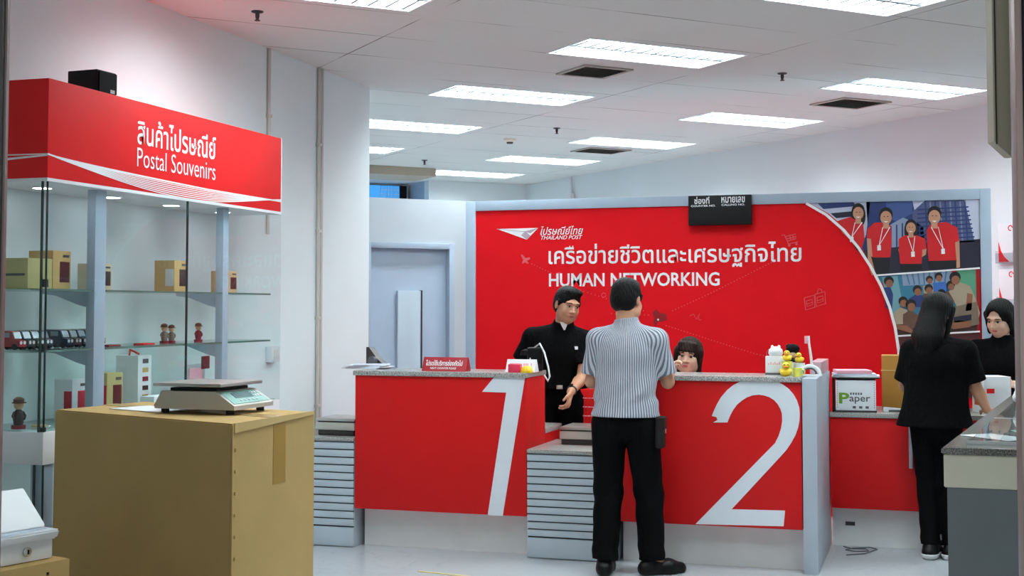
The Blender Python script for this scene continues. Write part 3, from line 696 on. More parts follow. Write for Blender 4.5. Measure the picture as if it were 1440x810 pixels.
carton('tall tan mug box with red mug window on the upper shelf beside the left upright', -3.85, 5.17, Z1, .13, .13, .175, M_CARDL, (DK, RD))
carton('small cream mug box on the upper shelf just right of the left upright', -3.90, 5.585, Z1, .11, .12, .13, mat('cream_box', rgb(216, 200, 170), .7), (BLKW, BLKW))
carton('tall tan mug box with white mug window in the middle of the upper shelf', -3.85, 6.19, Z1, .12, .13, .165, M_CARDL, (BLKW, WHT))
carton('small peach mug box at the right end of the upper shelf', -3.87, 6.78, Z1, .1, .12, .125, mat('peach_box', rgb(222, 184, 140), .7), (DK, DK))
carton('white mug box with red window on the case floor left of the left upright', -3.88, 5.38, Z3, .1, .11, .19, M_WHITEP, (RD, RD))
carton('olive mug box with red mug window on the case floor right of the left upright', -3.86, 5.62, Z3, .12, .13, .21, M_OLIVE, (DK, RD))
t = carton('tall white carton with a row of coloured stamps and red handle on the case floor', -3.88, 5.90, Z3, .13, .12, .285, M_WHITEP)
for k, c in enumerate((M_DGREY, M_CARDL, M_MAROON, M_BLACK, M_CARD)):
    MB().box(.065, .0665, -.02, .03, .245 - k * .045, .268 - k * .045).build('stamp', c, t)
MB().tube([(0.0, -.04, .286), (0.0, -.035, .315), (0.0, .0, .305), (0.0, .045, .29)], .005, 8).build('handle', M_SIGNRED, t)
carton('low white parcel carton with red dots lying in front of the tall white carton', -3.735, 5.93, Z3, .08, .26, .085, M_WHITEP, group='souvenir boxes in the glass case')
# snow globes / ornaments row on the middle shelf
cols = [(150, 30, 40), (40, 52, 60), (60, 70, 60), (44, 44, 58), (30, 40, 70), (70, 60, 50), (36, 60, 70), (52, 36, 40)]
M_CAR = mat('car_glass', rgb(30, 34, 40), .15, var=0)
for i in range(9):
    c = cols[i % len(cols)]; y = 4.925 + i * .062 + (0.09 if i > 3 else 0)
    if 5.21 < y < 5.27: y += .0
    nm = ['first dark toy mail van from the left end of the middle glass shelf', 'second dark toy mail van from the left end of the middle glass shelf', 'third dark toy mail van from the left end of the middle glass shelf', 'fourth dark toy mail van from the left, before the glass corner edge', 'fifth dark toy mail van from the left, behind the glass corner edge', 'sixth dark toy mail van from the left end of the middle shelf', 'seventh dark toy mail van from the left end of the middle shelf', 'eighth dark toy mail van, just left of the grey upright', 'ninth dark toy mail van, half behind the left grey upright'][i]
    t = thing('toy_van', nm, 'toy', (-3.86, y, Z2 + .0005), 0, 'toy vans on the middle shelf')
    mb = MB().prism([(-.06, .014), (.06, .014), (.06, .04), (.035, .046), (.02, .082), (-.055, .085), (-.06, .05)], .05, (0, -.025, 0), (1, 0, 0), (0, 0, 1)); mb.build('body', mat('van_%d' % (i % 8), rgb(*c), .3), t)
    MB().prism([(.026, .052), (.034, .05), (.022, .078), (.016, .078)], .046, (.004, -.023, 0), (1, 0, 0), (0, 0, 1)).box(-.03, .01, -.0262, .0262, .055, .076).build('windows', mat('van_glass', rgb(140, 156, 168), .15), t)
    for sx in (-.036, .036):
        for sy in (-.022, .022):
            MB().lathe([(.014, -.006), (.014, .006)], n=12, M=Matrix.Translation((sx, sy, .014)) @ Matrix.Rotation(R(90), 4, 'X')).build('wheel', M_BLACK, t)
    MB().lathe([(.008, 0), (.008, .001)], n=10, M=Matrix.Translation((.06, -.012, .032)) @ Matrix.Rotation(R(90), 4, 'Y')).lathe([(.008, 0), (.008, .001)], n=10, M=Matrix.Translation((.06, .012, .032)) @ Matrix.Rotation(R(90), 4, 'Y')).build('headlamps', M_WHITE, t)
def figurine(label, x, y, z, h=.1, coat=M_MAROON, group='postman figurines in the glass case'):
    t = thing('figurine', label, 'figurine', (x, y, z), R(50), group); s = h / .1
    MB().lathe([(.022 * s, 0), (.022 * s, .012 * s)], n=16).build('base', M_MAROON, t)
    MB().lathe([(.014 * s, .012 * s), (.017 * s, .03 * s), (.012 * s, .055 * s), (.006 * s, .062 * s)], n=14).build('torso', coat, t)
    for sx in (-1, 1): MB().tube([(sx * .012 * s, 0, .053 * s), (sx * .019 * s, -.004 * s, .04 * s), (sx * .014 * s, -.012 * s, .03 * s)], .004 * s, 6).build('arm', coat, t)
    MB().ell((0, 0, .074 * s), (.015 * s, .015 * s, .016 * s)).build('head', mat('figurine_skin', rgb(226, 186, 150), .4), t)
    MB().lathe([(.016 * s, .08 * s), (.017 * s, .092 * s), (.008 * s, .098 * s), (0, .099 * s)], n=14).lathe([(.022 * s, .08 * s), (.022 * s, .083 * s)], c=(0, -.005 * s, 0), n=14).build('cap', mat('figurine_cap', rgb(96, 66, 50), .5), t)
figurine('small postman figurine on the middle shelf left of the pane joint', -3.84, 6.115, Z2, .105, mat('grey_coat', rgb(120, 116, 104), .5))
figurine('small postman figurine on the middle shelf touching its twin at the pane joint', -3.84, 6.185, Z2, .098, mat('grey_coat', rgb(120, 116, 104), .5))
figurine('small maroon postman figurine alone on the middle shelf right of the pane joint', -3.84, 6.455, Z2, .105)
figurine('dark postman figurine at the left end of the case floor', -3.80, 4.905, Z3, .14, mat('dark_coat', rgb(50, 38, 44), .5))
for i, y in enumerate((5.02, 5.2)):
    t = thing('key_ring', ['red key ring lying on the case floor beside the dark figurine', 'red key ring lying on the case floor by the glass corner'][i], 'key ring', (-3.78, y, Z3), R(20), 'key rings on the case floor')
    MB().box(-.03, .03, -.015, .015, 0, .008, .002).build('tag', [M_CARDL, M_MAROON][i], t); MB().tube([(.04 + .012 * math.cos(a), .012 * math.sin(a), .004) for a in [k * math.pi / 6 for k in range(13)]], .002, 6).build('ring', M_STEEL, t)
for i, (y, m) in enumerate(((5.60, M_MAROON), (5.90, M_SIGNRED))):
    t = tag(MB().box(-.03, .03, -.05, .05, 0, .006, .001).build('postcard', m, None, (-3.82, y, Z2)), ['dark red card lying flat on the middle shelf near the left upright', 'bright red card lying flat in the middle of the middle shelf'][i], 'card', 'cards on the middle shelf')
t = thing('acrylic_stand', 'clear acrylic stand with pink leaflet and dark photo card on the case floor', 'stand', (-3.83, 6.42, Z3), R(8))
MB().box(-.006, .0, -.15, .12, .004, .22).box(-.06, .03, -.15, .12, 0, .004).build('holder', M_GLASS, t)
MB().box(.001, .004, -.10, .08, .02, .20).build('leaflet', M_LPINK, t); MB().box(.003, .012, .06, .16, .19, .26, .001).build('photo_card', M_MAROON, t)
# black loudspeaker on top of the case
t = thing('loudspeaker', 'black loudspeaker box on top of the red souvenir sign', 'speaker', (-3.775, 5.37, 2.5305), R(-4))
MB().box(-.09, .08, -.07, .07, 0, .115, .006).build('cabinet', M_BLACK, t)
MB().prism([(-.062, .01), (.062, .01), (.062, .107), (-.062, .107)], .012, (.09, 0, 0), (0, 1, 0), (0, 0, 1)).build('grille', M_BLACKM, t)
MB().box(.0902, .0914, .015, .045, .012, .028).build('badge', M_STEEL, t)

# ================================================================ BIG CARTON, SCALE, SMALL CARTON, FRANKING MACHINE
BX = [(-2.411, 4.291), (-2.375, 4.894), (-3.36, 5.20), (-3.445, 4.674)]; BZ = 1.112
bc = thing('cardboard_box', 'huge brown cardboard carton carrying a weighing scale in the left foreground', 'box', (0, 0, 0))
mb = MB()
mb.hull([(x + (-.012 if i in (2, 3) else 0), y, 0) for i, (x, y) in enumerate(BX)], [(x, y, BZ) for x, y in BX], bev=.006)
mb.build('carton', M_CARD, bc)
A, Bq, Cq, Dq = [np.array(q) for q in BX]
def onright(t, z, off=.0015):
    n = np.array([(Bq - A)[1], -(Bq - A)[0]]); n = n / np.linalg.norm(n); p = A + (Bq - A) * t + n * off; return (p[0], p[1], z)
def ontop(s, t, z=BZ + .0015):
    p = A + (Bq - A) * s + (Dq - A) * t; return (p[0], p[1], z)
mb = MB(); mb.hull([onright(.47, .86, 0), onright(.62, .86, 0), onright(.62, BZ, 0), onright(.47, BZ, 0)], [onright(.47, .86), onright(.62, .86), onright(.62, BZ + .001), onright(.47, BZ + .001)])
mb.hull([ontop(.47, 0, BZ), ontop(.62, 0, BZ), ontop(.62, .98, BZ), ontop(.47, .98, BZ)], [ontop(.47, 0), ontop(.62, 0), ontop(.62, .98), ontop(.47, .98)])
mb.build('packing_tape', M_TAPE, bc)
mb = MB()   # loose raised flap edge along the right top edge
mb.hull([onright(.02, BZ - .03, .0), onright(.98, BZ - .006, .0), onright(.98, BZ + .004, .0), onright(.02, BZ + .002, .0)], [onright(.02, BZ - .034, .006), onright(.98, BZ - .008, .006), onright(.98, BZ + .006, .006), onright(.02, BZ + .002, .006)])
mb.build('flap_edge', M_CARDL, bc)
mb = MB()
for k in range(13):
    mb.box(-.004, .004, -.004, .004, -.006, .006, .002, M=Matrix.Translation(onright(.035, .08 + k * .078, .002)))
mb.box(-.0035, .0035, -.0035, .0035, 0.0, BZ - .01, .001, M=Matrix.Translation((A[0], A[1] + .004, 0)))
mb.build('stitched_seam', M_CARD, bc)
def scale(name_label, loc, rot, plate=True, pan_h=.0, legs=True):
    t = thing('weighing_scale', name_label, 'scale', loc, rot)
    # front (display) faces +x
    b = MB(); w = .15
    b.prism([(-.17, .018), (.19, .018), (.19, .034), (.105, .088), (-.14, .088), (-.175, .03)], 2 * w, (0, -w, 0), (1, 0, 0), (0, 0, 1))
    b.build('body', M_SCALEB, t)
    dn = np.array([.054, 0, .085]); dn /= np.linalg.norm(dn); xd = np.array([0, 1, 0]); yd = np.array([-.085, 0, .054]); yd /= np.linalg.norm(yd)
    o = np.array([.19, 0, .034]) + dn * .0005
    kp = MB().prism([(-.135, .012), (.135, .012), (.125, .092), (-.125, .092)], .002, o + dn * .0015, xd, yd).build('key_panel', M_TEAL, t)
    MB().prism([(-.075, .045), (.06, .045), (.06, .08), (-.075, .08)], .002, o + dn * .003, xd, yd).build('display', M_SCREEN, kp)
    kb = MB()
    for i in range(3):
        for j in range(2): kb.prism(circ(.078 + i * .02, .05 + j * .022, .007, .007, 10), .003, o + dn * .004, xd, yd)
    for i in range(5): kb.prism(circ(-.06 + i * .03, .028, .007, .005, 10), .003, o + dn * .004, xd, yd)
    kb.build('keys', M_WHITE, kp)
    MB().box(-.12, .09, -.12, .12, .088, .10, .003).build('platform_support', M_BLACK, t)
    b = MB().box(-.175, .135, -.16, .16, .106, .12, .005); b.build('platform', M_STEEL, t)
    b = MB()
    for sx in (-.05, .05): b.box(sx - .02, sx + .02, -.05, .05, .10, .107)
    b.build('platform_bracket', M_DKSTEEL, t)
    for sx in (-.145, .15):
        for sy in (-.115, .115): MB().lathe([(.016, 0), (.016, .018)], c=(sx, sy, 0), n=14).build('foot', M_BLACK, t)
    return t
scale('silver weighing scale with teal key panel on top of the huge carton', (-2.765, 4.765, BZ + .003), R(-2))
tag(MB().box(-.16, .16, -.1, .1, 0, .002).build('paper_sheet', M_WHITEP, None, (-3.06, 4.80, BZ + .002), R(-20)), 'white paper sheet lying on the huge carton beside the scale', 'paper')
# small carton with the franking machine
c0 = np.array([-3.03, 4.18]); e = np.array([-.345, -.94]) / np.linalg.norm([-.345, -.94])
t = thing('cardboard_box', 'small brown carton under the white machine in the bottom left corner', 'box', (-3.005, 4.178, 0), R(74))
MB().box(-.62, 0, 0, .40, 0, .62, .004).build('carton', M_CARD, t)
MB().box(-.10, -.09, -.0015, .001, .575, .585).build('carton_mark', M_BLACK, t)
t = thing('franking_machine', 'white office machine with sloping lid and round lock on the small carton', 'machine', (-3.085, 4.165, .6215), R(74))
P = [(-.50, -.02), (0.0, -.02), (.0, .30), (-.50, .30)]
MB().box(-.5, -.0, -.02, .30, 0, .075, .008).build('base', M_WHITE, t)
mb = MB(); mb.hull([(-.5, -.035, .07), (.012, -.035, .07), (.012, .31, .07), (-.5, .31, .07)], [(-.5, -.045, .105), (.018, -.045, .105), (.018, .31, .105), (-.5, .31, .105)], bev=.008); mb.build('tray_rim', M_WHITE, t)
mb = MB(); mb.hull([(-.5, .03, .104), (.010, .03, .104), (.075, .30, .104), (-.5, .30, .104)], [(-.5, .045, .120), (.010, .045, .120), (.050, .22, .232), (-.5, .22, .232)], bev=.006); mb.build('lid', M_WHITE, t)
MB().prism([(-.5, .0), (-.01, .035), (-.01, -.0), (-.18, -.03), (-.5, -.035)], .002, (0, 0.0, .107), (1, 0, 0), (0, 1, 0)).build('clear_tray', glass('blue_tray', (.80, .88, .95, 1)), t)
k = MB().lathe([(.0, 0), (.017, 0), (.017, .006), (.013, .009), (0, .009)], n=18, M=Matrix.Translation((-.11, -.02, .038)) @ Matrix.Rotation(R(90), 4, 'X')).build('lock', M_STEEL, t)
MB().box(-.113, -.107, -.031, -.0285, .03, .046).build('keyhole', M_BLACK, k)

# ================================================================ COUNTERS
FY = 7.879
def slat_cabinet(label, x0, x1, ztop, y1=8.55):
    t = thing('slatted_counter', label, 'counter', (0, 0, 0), 0, 'low slatted counters between the red ones')
    MB().box(x0, x1, FY + .016, y1, 0.0, ztop - .024).build('body', M_SLAT, t)
    MB().box(x0 + .003, x1 - .003, FY + .010, FY + .0155, .02, ztop - .03).build('groove_shade', M_GAP, t)  # dark board standing in for the shade inside the slat grooves
    n = 11; h = (ztop - .024 - .135) / n
    MB().box(x0, x1, FY - .004, FY + .012, .006, .125, .002).build('bottom_panel', M_SLAT, t)
    for k in range(n):
        MB().box(x0, x1, FY - .004, FY + .012, .135 + k * h, .135 + (k + 1) * h - .008, .003).build('slat', M_SLAT, t)
    MB().box(x0 - .0, x1, FY - .012, y1, ztop - .022, ztop, .003).build('granite_top', M_GRAN, t)
    return t
slat_cabinet('low grey slatted counter with granite top between red counters 1 and 2', -2.386, -1.835, .662)
slat_cabinet('low grey slatted counter half hidden by the huge carton, left of counter 1', -4.04, -3.548, .697, 8.3)
def red_counter(label, x0, x1, shelf, num, number_pts, seed, x1side=True):
    t = thing('service_counter', label, 'counter', (0, 0, 0), 0, 'red service counters')
    MB().box(x0, x1, FY, 8.29, .25, 1.098, .002).build('red_front', M_RED, t)
    MB().box(x0 + .02, x1 - .005, FY + .115, 8.27, 0, .25).build('kick_panel', M_KICK, t)
    MB().box(x0 - .012, x1 + .004, FY - .014, 8.31, 1.098, 1.128, .004).build('granite_top', M_GRAN, t)
    MB().box(x0, x1, 8.30, 8.70, .72, .755, .003).build('rear_shelf', M_GRAN, t)
    for xx in (x0 + .004, x1 - .034): MB().box(xx, xx + .03, 8.30, 8.68, 0, .72, .002).build('rear_end_board', M_RED, t)
    pts = [(atY(px, py, FY)[0], atY(px, py, FY)[2]) for px, py in number_pts]
    MB().prism(pts, .003, (0, FY - .003, 0), (1, 0, 0), (0, 0, 1)).build('number', M_NUM, t, smooth=0)
    return t
ONE = [(695, 530.5), (738.5, 530), (707, 725.5), (686, 724.5), (712, 552), (678, 551)]
TWO = [(1001, 585), (1003, 580), (1008, 569), (1014, 558.5), (1023, 548), (1032, 541), (1042, 536), (1054, 533.3), (1067, 532.5), (1079, 533), (1090, 535.5), (1100, 540), (1109, 546.5), (1116, 554.5), (1121, 563.5), (1124, 573), (1124.8, 583), (1124.3, 592), (1122.5, 601), (1118.5, 612), (1112.5, 623), (1106.5, 632), (1099.5, 640),
       (1029, 716), (1104, 718), (1102, 740), (978, 737), (1090, 623), (1095, 613), (1098.5, 602), (1100, 592), (1099.7, 582), (1097.5, 575), (1093.5, 568), (1088.5, 562.5), (1082, 558.5), (1074.5, 556), (1067, 555), (1058, 556), (1050, 559), (1043, 563.5), (1036.5, 569), (1031, 576.5), (1027, 584), (1023, 594), (1003, 594), (1009, 590.5), (1007.5, 586.5)]
red_counter('red service counter with big white number 1', -3.54, -2.39, True, 1, ONE, 1)
red_counter('red service counter with big white number 2 in front of the seated clerk', -1.83, -.728, True, 2, TWO, 2)
# grey end panel of counter 2
t = thing('end_panel', 'grey upright end panel closing the right side of counter 2', 'panel', (0, 0, 0))
mb = MB().box(-.722, -.640, FY - .012, 8.9, 0, 1.122, .003); mb.build('board', mat('silver_laminate', rgb(176, 184, 196), .4, var=.02), t)
MB().box(-.716, -.646, 8.33, 8.9, 1.124, 1.2, .003).build('raised_screen', mat('rose_grey_board', rgb(206, 170, 176), .35, var=.02), t)
# right-hand red desk set back from the others
t = thing('service_desk', 'lower red desk with granite top set back behind the standing woman', 'desk', (0, 0, 0))
DY = 8.80
MB().box(-.632, .9, DY + .015, 9.42, .25, .828, .002).build('red_front', M_RED, t)
MB().box(-.632, .88, DY + .1, 9.4, 0, .25).build('kick_panel', M_KICK, t)
MB().box(-.636, .92, DY, 9.45, .83, .86, .004).build('granite_top', M_GRAN, t)
MB().box(-.150, -.128, DY - .012, DY + .014, .52, .80, .003).build('cover_strip', M_SLAT, t)
MB().box(-.55, -.49, DY + .094, DY + .1, .13, .155, .002).build('cable_plate', M_DKSTEEL, t)
# staff work table behind the gap and behind counter 2
t = thing('work_table', 'white staff work table behind the gap between the two red counters', 'table', (0, 0, 0))
MB().box(-2.30, -1.98, 8.58, 8.86, .68, .71, .004).build('table_top', M_WHITE, t)
for x in (-2.29, -2.03):
    for y in (8.59, 8.78): MB().box(x, x + .03, y, y + .03, 0, .68, .002).build('leg', M_DKSTEEL, t)

# dark-topped counter at the right with an acrylic sheet; its left side runs askew to the front
KX, KY = .023, 4.771
t = thing('display_counter', 'grey display counter with cream band and dark granite top at the right entrance post', 'counter', (KX, KY, 0))
def skew(off, z0, z1, m, nm, bev=.003):
    q = [(off, off), (.95, off), (.95 + .36, 2.9 - off), (off + .37, 2.9 - off)]
    MB().hull([(x, y, z0) for x, y in q], [(x, y, z1) for x, y in q], bev=bev).build(nm, m, t)
skew(.018, 0, .922, M_GREY, 'grey_body'); skew(.008, .922, 1.032, M_CREAM, 'cream_band'); skew(0, 1.033, 1.056, M_GRAND, 'granite_top', .005)
mb = MB(); mb.hull([(.155, .0165, .25), (.166, .0165, .25), (.29, .0165, .62), (.279, .0165, .62)], [(.155, .0155, .25), (.166, .0155, .25), (.29, .0155, .62), (.279, .0155, .62)]); mb.build('scratch_line', M_SLAT, t)
ang = 0.0; ctx = lambda x, y, z: (KX + x + y * .127, KY + y, z)
g = thing('acrylic_sheet', 'clear acrylic cover sheet lying on the dark granite counter', 'sheet', (KX, KY, 1.0565), 0.0)
MB().hull([(.09, .14, .004), (.8, .14, .004), (1.1, 2.6, .004), (.40, 2.6, .004)], [(.09, .14, .012), (.8, .14, .012), (1.1, 2.6, .012), (.40, 2.6, .012)], bev=.002).build('sheet', M_GLASS, g)
MB().box(.088, .8, .136, .14, 0, .013).build('sheet_edge', M_WHITE, g)
MB().box(.22, .9, 1.18, 1.186, .0121, .0135).build('sheet_joint', M_WHITE, g)
for i, (x, y, rr, m, lb) in enumerate(((.12, .42, 40, M_WHITEP, 'white form under the acrylic sheet nearest the counter corner'), (.24, .62, 10, mat('pale_green_form', rgb(176, 206, 196), .7), 'pale green form under the acrylic sheet'), (.42, .55, 5, mat('tan_form', rgb(176, 160, 150), .7), 'tan form under the acrylic sheet by the entrance post'), (.2, 1.55, -10, mat('grey_form', rgb(150, 152, 160), .7), 'grey form under the far end of the acrylic sheet'))):
    tag(MB().box(-.07, .07, -.12, .12, 0, .002).build('paper_form', m, None, ctx(x + .03, y, 1.0572), ang + R(rr)), lb, 'paper', 'forms under the acrylic sheet')
for i, (x, y) in enumerate(((.12, 2.25), (.16, 1.75))):
    rg = random.Random(i)
    mb = MB()
    for k in range(7): mb.ell((rg.uniform(-.03, .03), rg.uniform(-.03, .03), .03 + rg.uniform(0, .045)), (.03, .03, .026))
    tag(mb.build('crumpled_tissue', M_WHITEP, None, ctx(x, y, 1.0705), 0), ['white crumpled tissue on the counter beside the post, farther one', 'white crumpled tissue on the counter beside the post, nearer one'][i], 'tissue', 'tissues on the dark counter')

# ================================================================ THINGS ON THE COUNTERS
TZ = 1.1285
def wedge_sign(label, x0, x1, y, h, m, lines, mtext, trim=None):
    w = (x1 - x0) / 2
    t = thing('desk_sign', label, 'sign', ((x0 + x1) / 2, y, TZ), 0)
    MB().prism([(-.05, 0), (.05, 0), (.006, h), (-.006, h)], 2 * w, (w, 0, 0), (0, 1, 0), (0, 0, 1)).build('board', m, t)
    s = np.array([0, .044, h]); s /= np.linalg.norm(s)
    for txt, a, c, z0, z1, bl in lines:
        if txt: lettering('lettering', txt, a * w, c * w, z0, z1, (0, -.05, 0), (1, 0, 0), tuple(s), mtext, t, .002, bl)
        else:
            q = MB()
            xs = np.linspace(a * w, c * w, 14)
            for i in range(13):
                if i % 4 != 3: q.prism([(xs[i], z0), (xs[i] + (xs[1] - xs[0]) * .7, z0), (xs[i] + (xs[1] - xs[0]) * .7, z1), (xs[i], z1)], .001, (0, -.052, 0), (1, 0, 0), tuple(s))
            q.build('printed_line', mtext, t)
    return t
wedge_sign('crimson desk sign reading next counter please on counter 1', -3.104, -2.806, 7.98, .088, M_SIGNDK, [('โปรดใช้บริการช่องถัดไป', -.86, .8, .038, .078, .02), ('NEXT COUNTER PLEASE', -.62, .55, .014, .028, .012)], M_LETTER)
wedge_sign('small white desk sign with pink printed lines on counter 1', -2.56, -2.37, 8.03, .078, M_WHITEP, [(None, -.8, .8, .045, .062, 0), (None, -.8, .5, .022, .03, 0)], M_LPINK)
t = thing('card_holder', 'hot pink card holder in front of the small white sign', 'holder', (-2.478, 7.925, TZ), 0)
MB().box(-.04, .04, -.022, .022, 0, .052, .003).build('box', M_HOTPINK, t); MB().box(-.032, .032, -.012, .012, .05, .058, .001).build('cards', M_LPINK, t)
def ball(label, loc, r):
    t = thing('sponge_cup', label, 'sponge', loc)
    MB().lathe([(r * .95, 0), (r, r * .2), (r * .98, r * .35)], n=24).build('dish', M_YEL, t)
    MB().lathe([(r * .93, r * .34), (r * .8, r * .75), (r * .5, r * 1.0), (0, r * 1.08)], n=24).build('sponge', M_YEL, t)
ball('round yellow stamp sponge on the right end of counter 1', (-2.402, 7.925, TZ), .040)
t = thing('card_reader', 'black card reader with white cable looping down the side of counter 1', 'device', (-2.42, 8.165, TZ), R(15))
MB().box(-.05, .05, -.03, .03, 0, .15, .012).build('body', M_BLACK, t); MB().box(-.045, .045, -.034, -.029, .045, .14, .003).build('screen', M_BLACKM, t)
MB().lathe([(.035, .0), (.028, .03), (.0, .04)], c=(-.06, .0, .10), n=16).build('camera_eye', M_BLACKM, t)
mb = MB(); mb.tube([(.0, -.0, .15), (.03, -.02, .175), (.06, -.05, .12), (.085, -.08, .03), (.095, -.10, -.03), (.085, -.11, -.06), (.06, -.105, -.02)], .006, 8); mb.tube([(-.035, -.035, .0), (-.035, -.036, .05), (-.03, -.034, .085)], .004, 6); mb.build('white_cable', M_WHITE, t)
for k in range(6):
    tag(MB().box(-.13 + .008 * (k % 3), .13 - .01 * (k % 2), -.10, .10, 0, .0045).build('paper_stack_sheet', [M_WHITEP, mat('bluish_paper', rgb(206, 212, 232), .8)][k % 2], None, (-3.60 + .02 * (k % 3), 8.18, TZ + k * .0047), R(-6 + 5 * k)), ['lowest', 'second', 'third', 'fourth', 'fifth', 'top'][k] + ' sheet bundle of the paper pile at the left end of counter 1', 'paper', 'paper pile on counter 1')
t = thing('tape_dispenser', 'dark wedge-shaped tape dispenser behind the paper pile on counter 1', 'dispenser', (-3.60, 8.355, TZ), R(-20))
MB().prism([(-.07, 0), (.09, 0), (.09, .02), (.03, .06), (-.045, .135), (-.07, .135)], .05, (0, -.025, 0), (1, 0, 0), (0, 0, 1)).build('body', mat('dark_brown_plastic', rgb(52, 40, 42), .4), t)
MB().lathe([(.02, -.02), (.035, -.02), (.035, .02), (.02, .02)], n=20, M=Matrix.Translation((.0, -.03, .04)) @ Matrix.Rotation(R(90), 4, 'X')).build('tape_roll', M_DGREY, t)
# left end: scale and leaflet box on the slatted counter
def flat_scale(label, x0, x1, y0, y1, z):
    t = thing('weighing_scale', label, 'scale', ((x0 + x1) / 2, (y0 + y1) / 2, z), 0); w, d = (x1 - x0) / 2, (y1 - y0) / 2
    MB().box(-w + .01, w - .01, -d + .01, d - .01, 0.0, .035, .006).build('base', M_DKSTEEL, t)
    MB().box(-w, w, -d, d, .035, .085, .008).build('body', M_SCALEB, t)
    MB().box(-w + .01, w - .01, -d + .012, d - .012, .085, .094).build('gap_ring', M_DKSTEEL, t)
    MB().box(-w, w, -d, d, .094, .112, .005).build('platform', M_STEEL, t)
    return t
flat_scale('flat weighing scale on the left slatted counter behind the huge carton', -3.86, -3.585, 7.97, 8.27, .6975)
flat_scale('flat weighing scale on the granite between counters 1 and 2', -2.27, -1.85, 8.20, 8.52, .6625)
t = thing('leaflet_box', 'white and yellow leaflet box on the low shelf behind the left scale', 'box', (-3.70, 8.52, 0))
MB().box(-.30, .13, -.2, .2, 0, .70, .003).build('pedestal', M_BLUEGREY, t)
MB().box(-.02, .13, -.1, .1, .701, .79, .003).build('tray', M_CREAM, t)
MB().box(.0, .11, -.08, .08, .79, 1.08, .002).build('leaflets', M_WHITEP, t); MB().box(.0, .055, -.0825, -.08, .88, .98).build('yellow_print', mat('mustard_print', rgb(186, 160, 44), .6), t)
MB().box(.06, .075, -.083, -.08, .80, .96).build('dark_print', M_DGREY, t); MB().box(.08, .11, -.083, -.08, .9, .98).build('orange_print', M_ORANGE, t)
# red wire rack and white boxes behind the gap
t = thing('wire_rack', 'red wire document rack standing behind the gap beside the leaning clerk', 'rack', (-2.115, 8.70, .71), R(0))
t.location = (-2.205, 8.80, .7105)
MB().box(-.05, .07, -.02, .02, 0, .27, .002).build('backboard', M_SIGNRED, t)
for k in range(4):
    MB().tube([(-.055, -.03, .03 + k * .06), (.075, -.03, .03 + k * .06)], .0035, 6).tube([(-.055, -.03, .03 + k * .06), (-.055, .02, .04 + k * .06)], .003, 6).build('wire', M_LPINK, t)
mb = MB()
for k in range(6): mb.tube([(-.05 + k * .024, -.034, .01), (-.046 + k * .024, -.034, .27)], .0025, 6)
mb.build('bars', M_SIGNRED, t)
t = thing('form_box', 'white box of green and white forms behind the red wire rack', 'box', (-2.06, 8.74, .7105), R(4))
MB().box(-.06, .08, -.1, .1, 0, .10, .003).build('lower_box', M_CREAM, t); MB().box(-.05, .08, -.1, .1, .101, .22, .003).build('red_box', M_MAROON, t); MB().box(-.05, .08, -.1, .1, .221, .30, .003).build('middle_box', M_OLIVE, t)
MB().box(-.08, .09, -.1, .1, .301, .37, .004).build('upper_box', M_WHITEP, t); MB().box(-.06, .09, -.08, .08, .371, .385, .002).build('green_forms', mat('mint_paper', rgb(176, 220, 200), .7), t)
# ducks and friends on counter 2
def duck(label, loc, s, rot, body=M_YEL):
    t = thing('rubber_duck', label, 'duck', loc, rot, 'rubber ducks on counter 2')
    b = MB(); b.ell((0, .004 * s, .02 * s), (.030 * s, .036 * s, .021 * s)); b.ell((0, .034 * s, .034 * s), (.012 * s, .014 * s, .012 * s)); b.ell((.02 * s, .01 * s, .026 * s), (.012 * s, .022 * s, .013 * s)); b.ell((-.02 * s, .01 * s, .026 * s), (.012 * s, .022 * s, .013 * s))
    b.build('body', body, t)
    MB().ell((0, -.012 * s, .053 * s), (.020 * s, .020 * s, .019 * s)).build('head', body, t)
    MB().ell((0, -.033 * s, .049 * s), (.011 * s, .011 * s, .004 * s)).build('beak', M_ORANGE, t)
    for sx in (-1, 1): MB().ell((sx * .009 * s, -.028 * s, .060 * s), (.003 * s, .003 * s, .004 * s)).build('eye', M_BLACK, t)
    return t
def onc(px, y): return atY(px, 520, y)[0]
duck('large yellow rubber duck with orange beak at the front edge of counter 2', (onc(1105, 7.96), 7.96, TZ), 1.15, R(10))
t = thing('gift_box', 'small white box with pink writing marks holding a white figure on counter 2', 'box', (onc(1091, 8.16), 8.16, TZ), R(5))
MB().box(-.062, .062, -.04, .04, 0, .012, .002).build('base', M_DGREY, t); MB().box(-.06, .06, -.04, .04, .012, .11, .003).build('carton', M_WHITE, t)
mb = MB()
for k in range(6): mb.box(-.045 + k * .013, -.038 + k * .013, -.0415, -.04, .06, .07 + .006 * (k % 2))
mb.build('writing_marks', M_LPINK, t)
t = thing('bear_figure', 'small white rounded bear figure on the white gift box', 'figurine', (onc(1091, 8.16), 8.16, TZ + .1105), R(5))
MB().lathe([(.035, 0), (.044, .018), (.04, .04), (.022, .055), (0, .06)], n=20).build('body', M_WHITE, t)
for sx in (-1, 1): MB().ell((sx * .02, 0, .055), (.009, .008, .012)).build('ear', M_WHITE, t)
duck('small yellow duck standing on white cup behind the large duck', (onc(1107, 8.06), 8.06, TZ + .085), .9, R(0))
tag(MB().lathe([(.026, 0), (.032, .084), (.029, .084), (.024, .004)], n=20).build('paper_cup', M_YELT, None, (onc(1107, 8.06), 8.06, TZ)), 'pale yellow cup carrying a small duck on counter 2', 'cup')
duck('small yellow duck right of the black haired doll on counter 2', (onc(1124, 8.10), 8.10, TZ + .075), .85, R(-10))
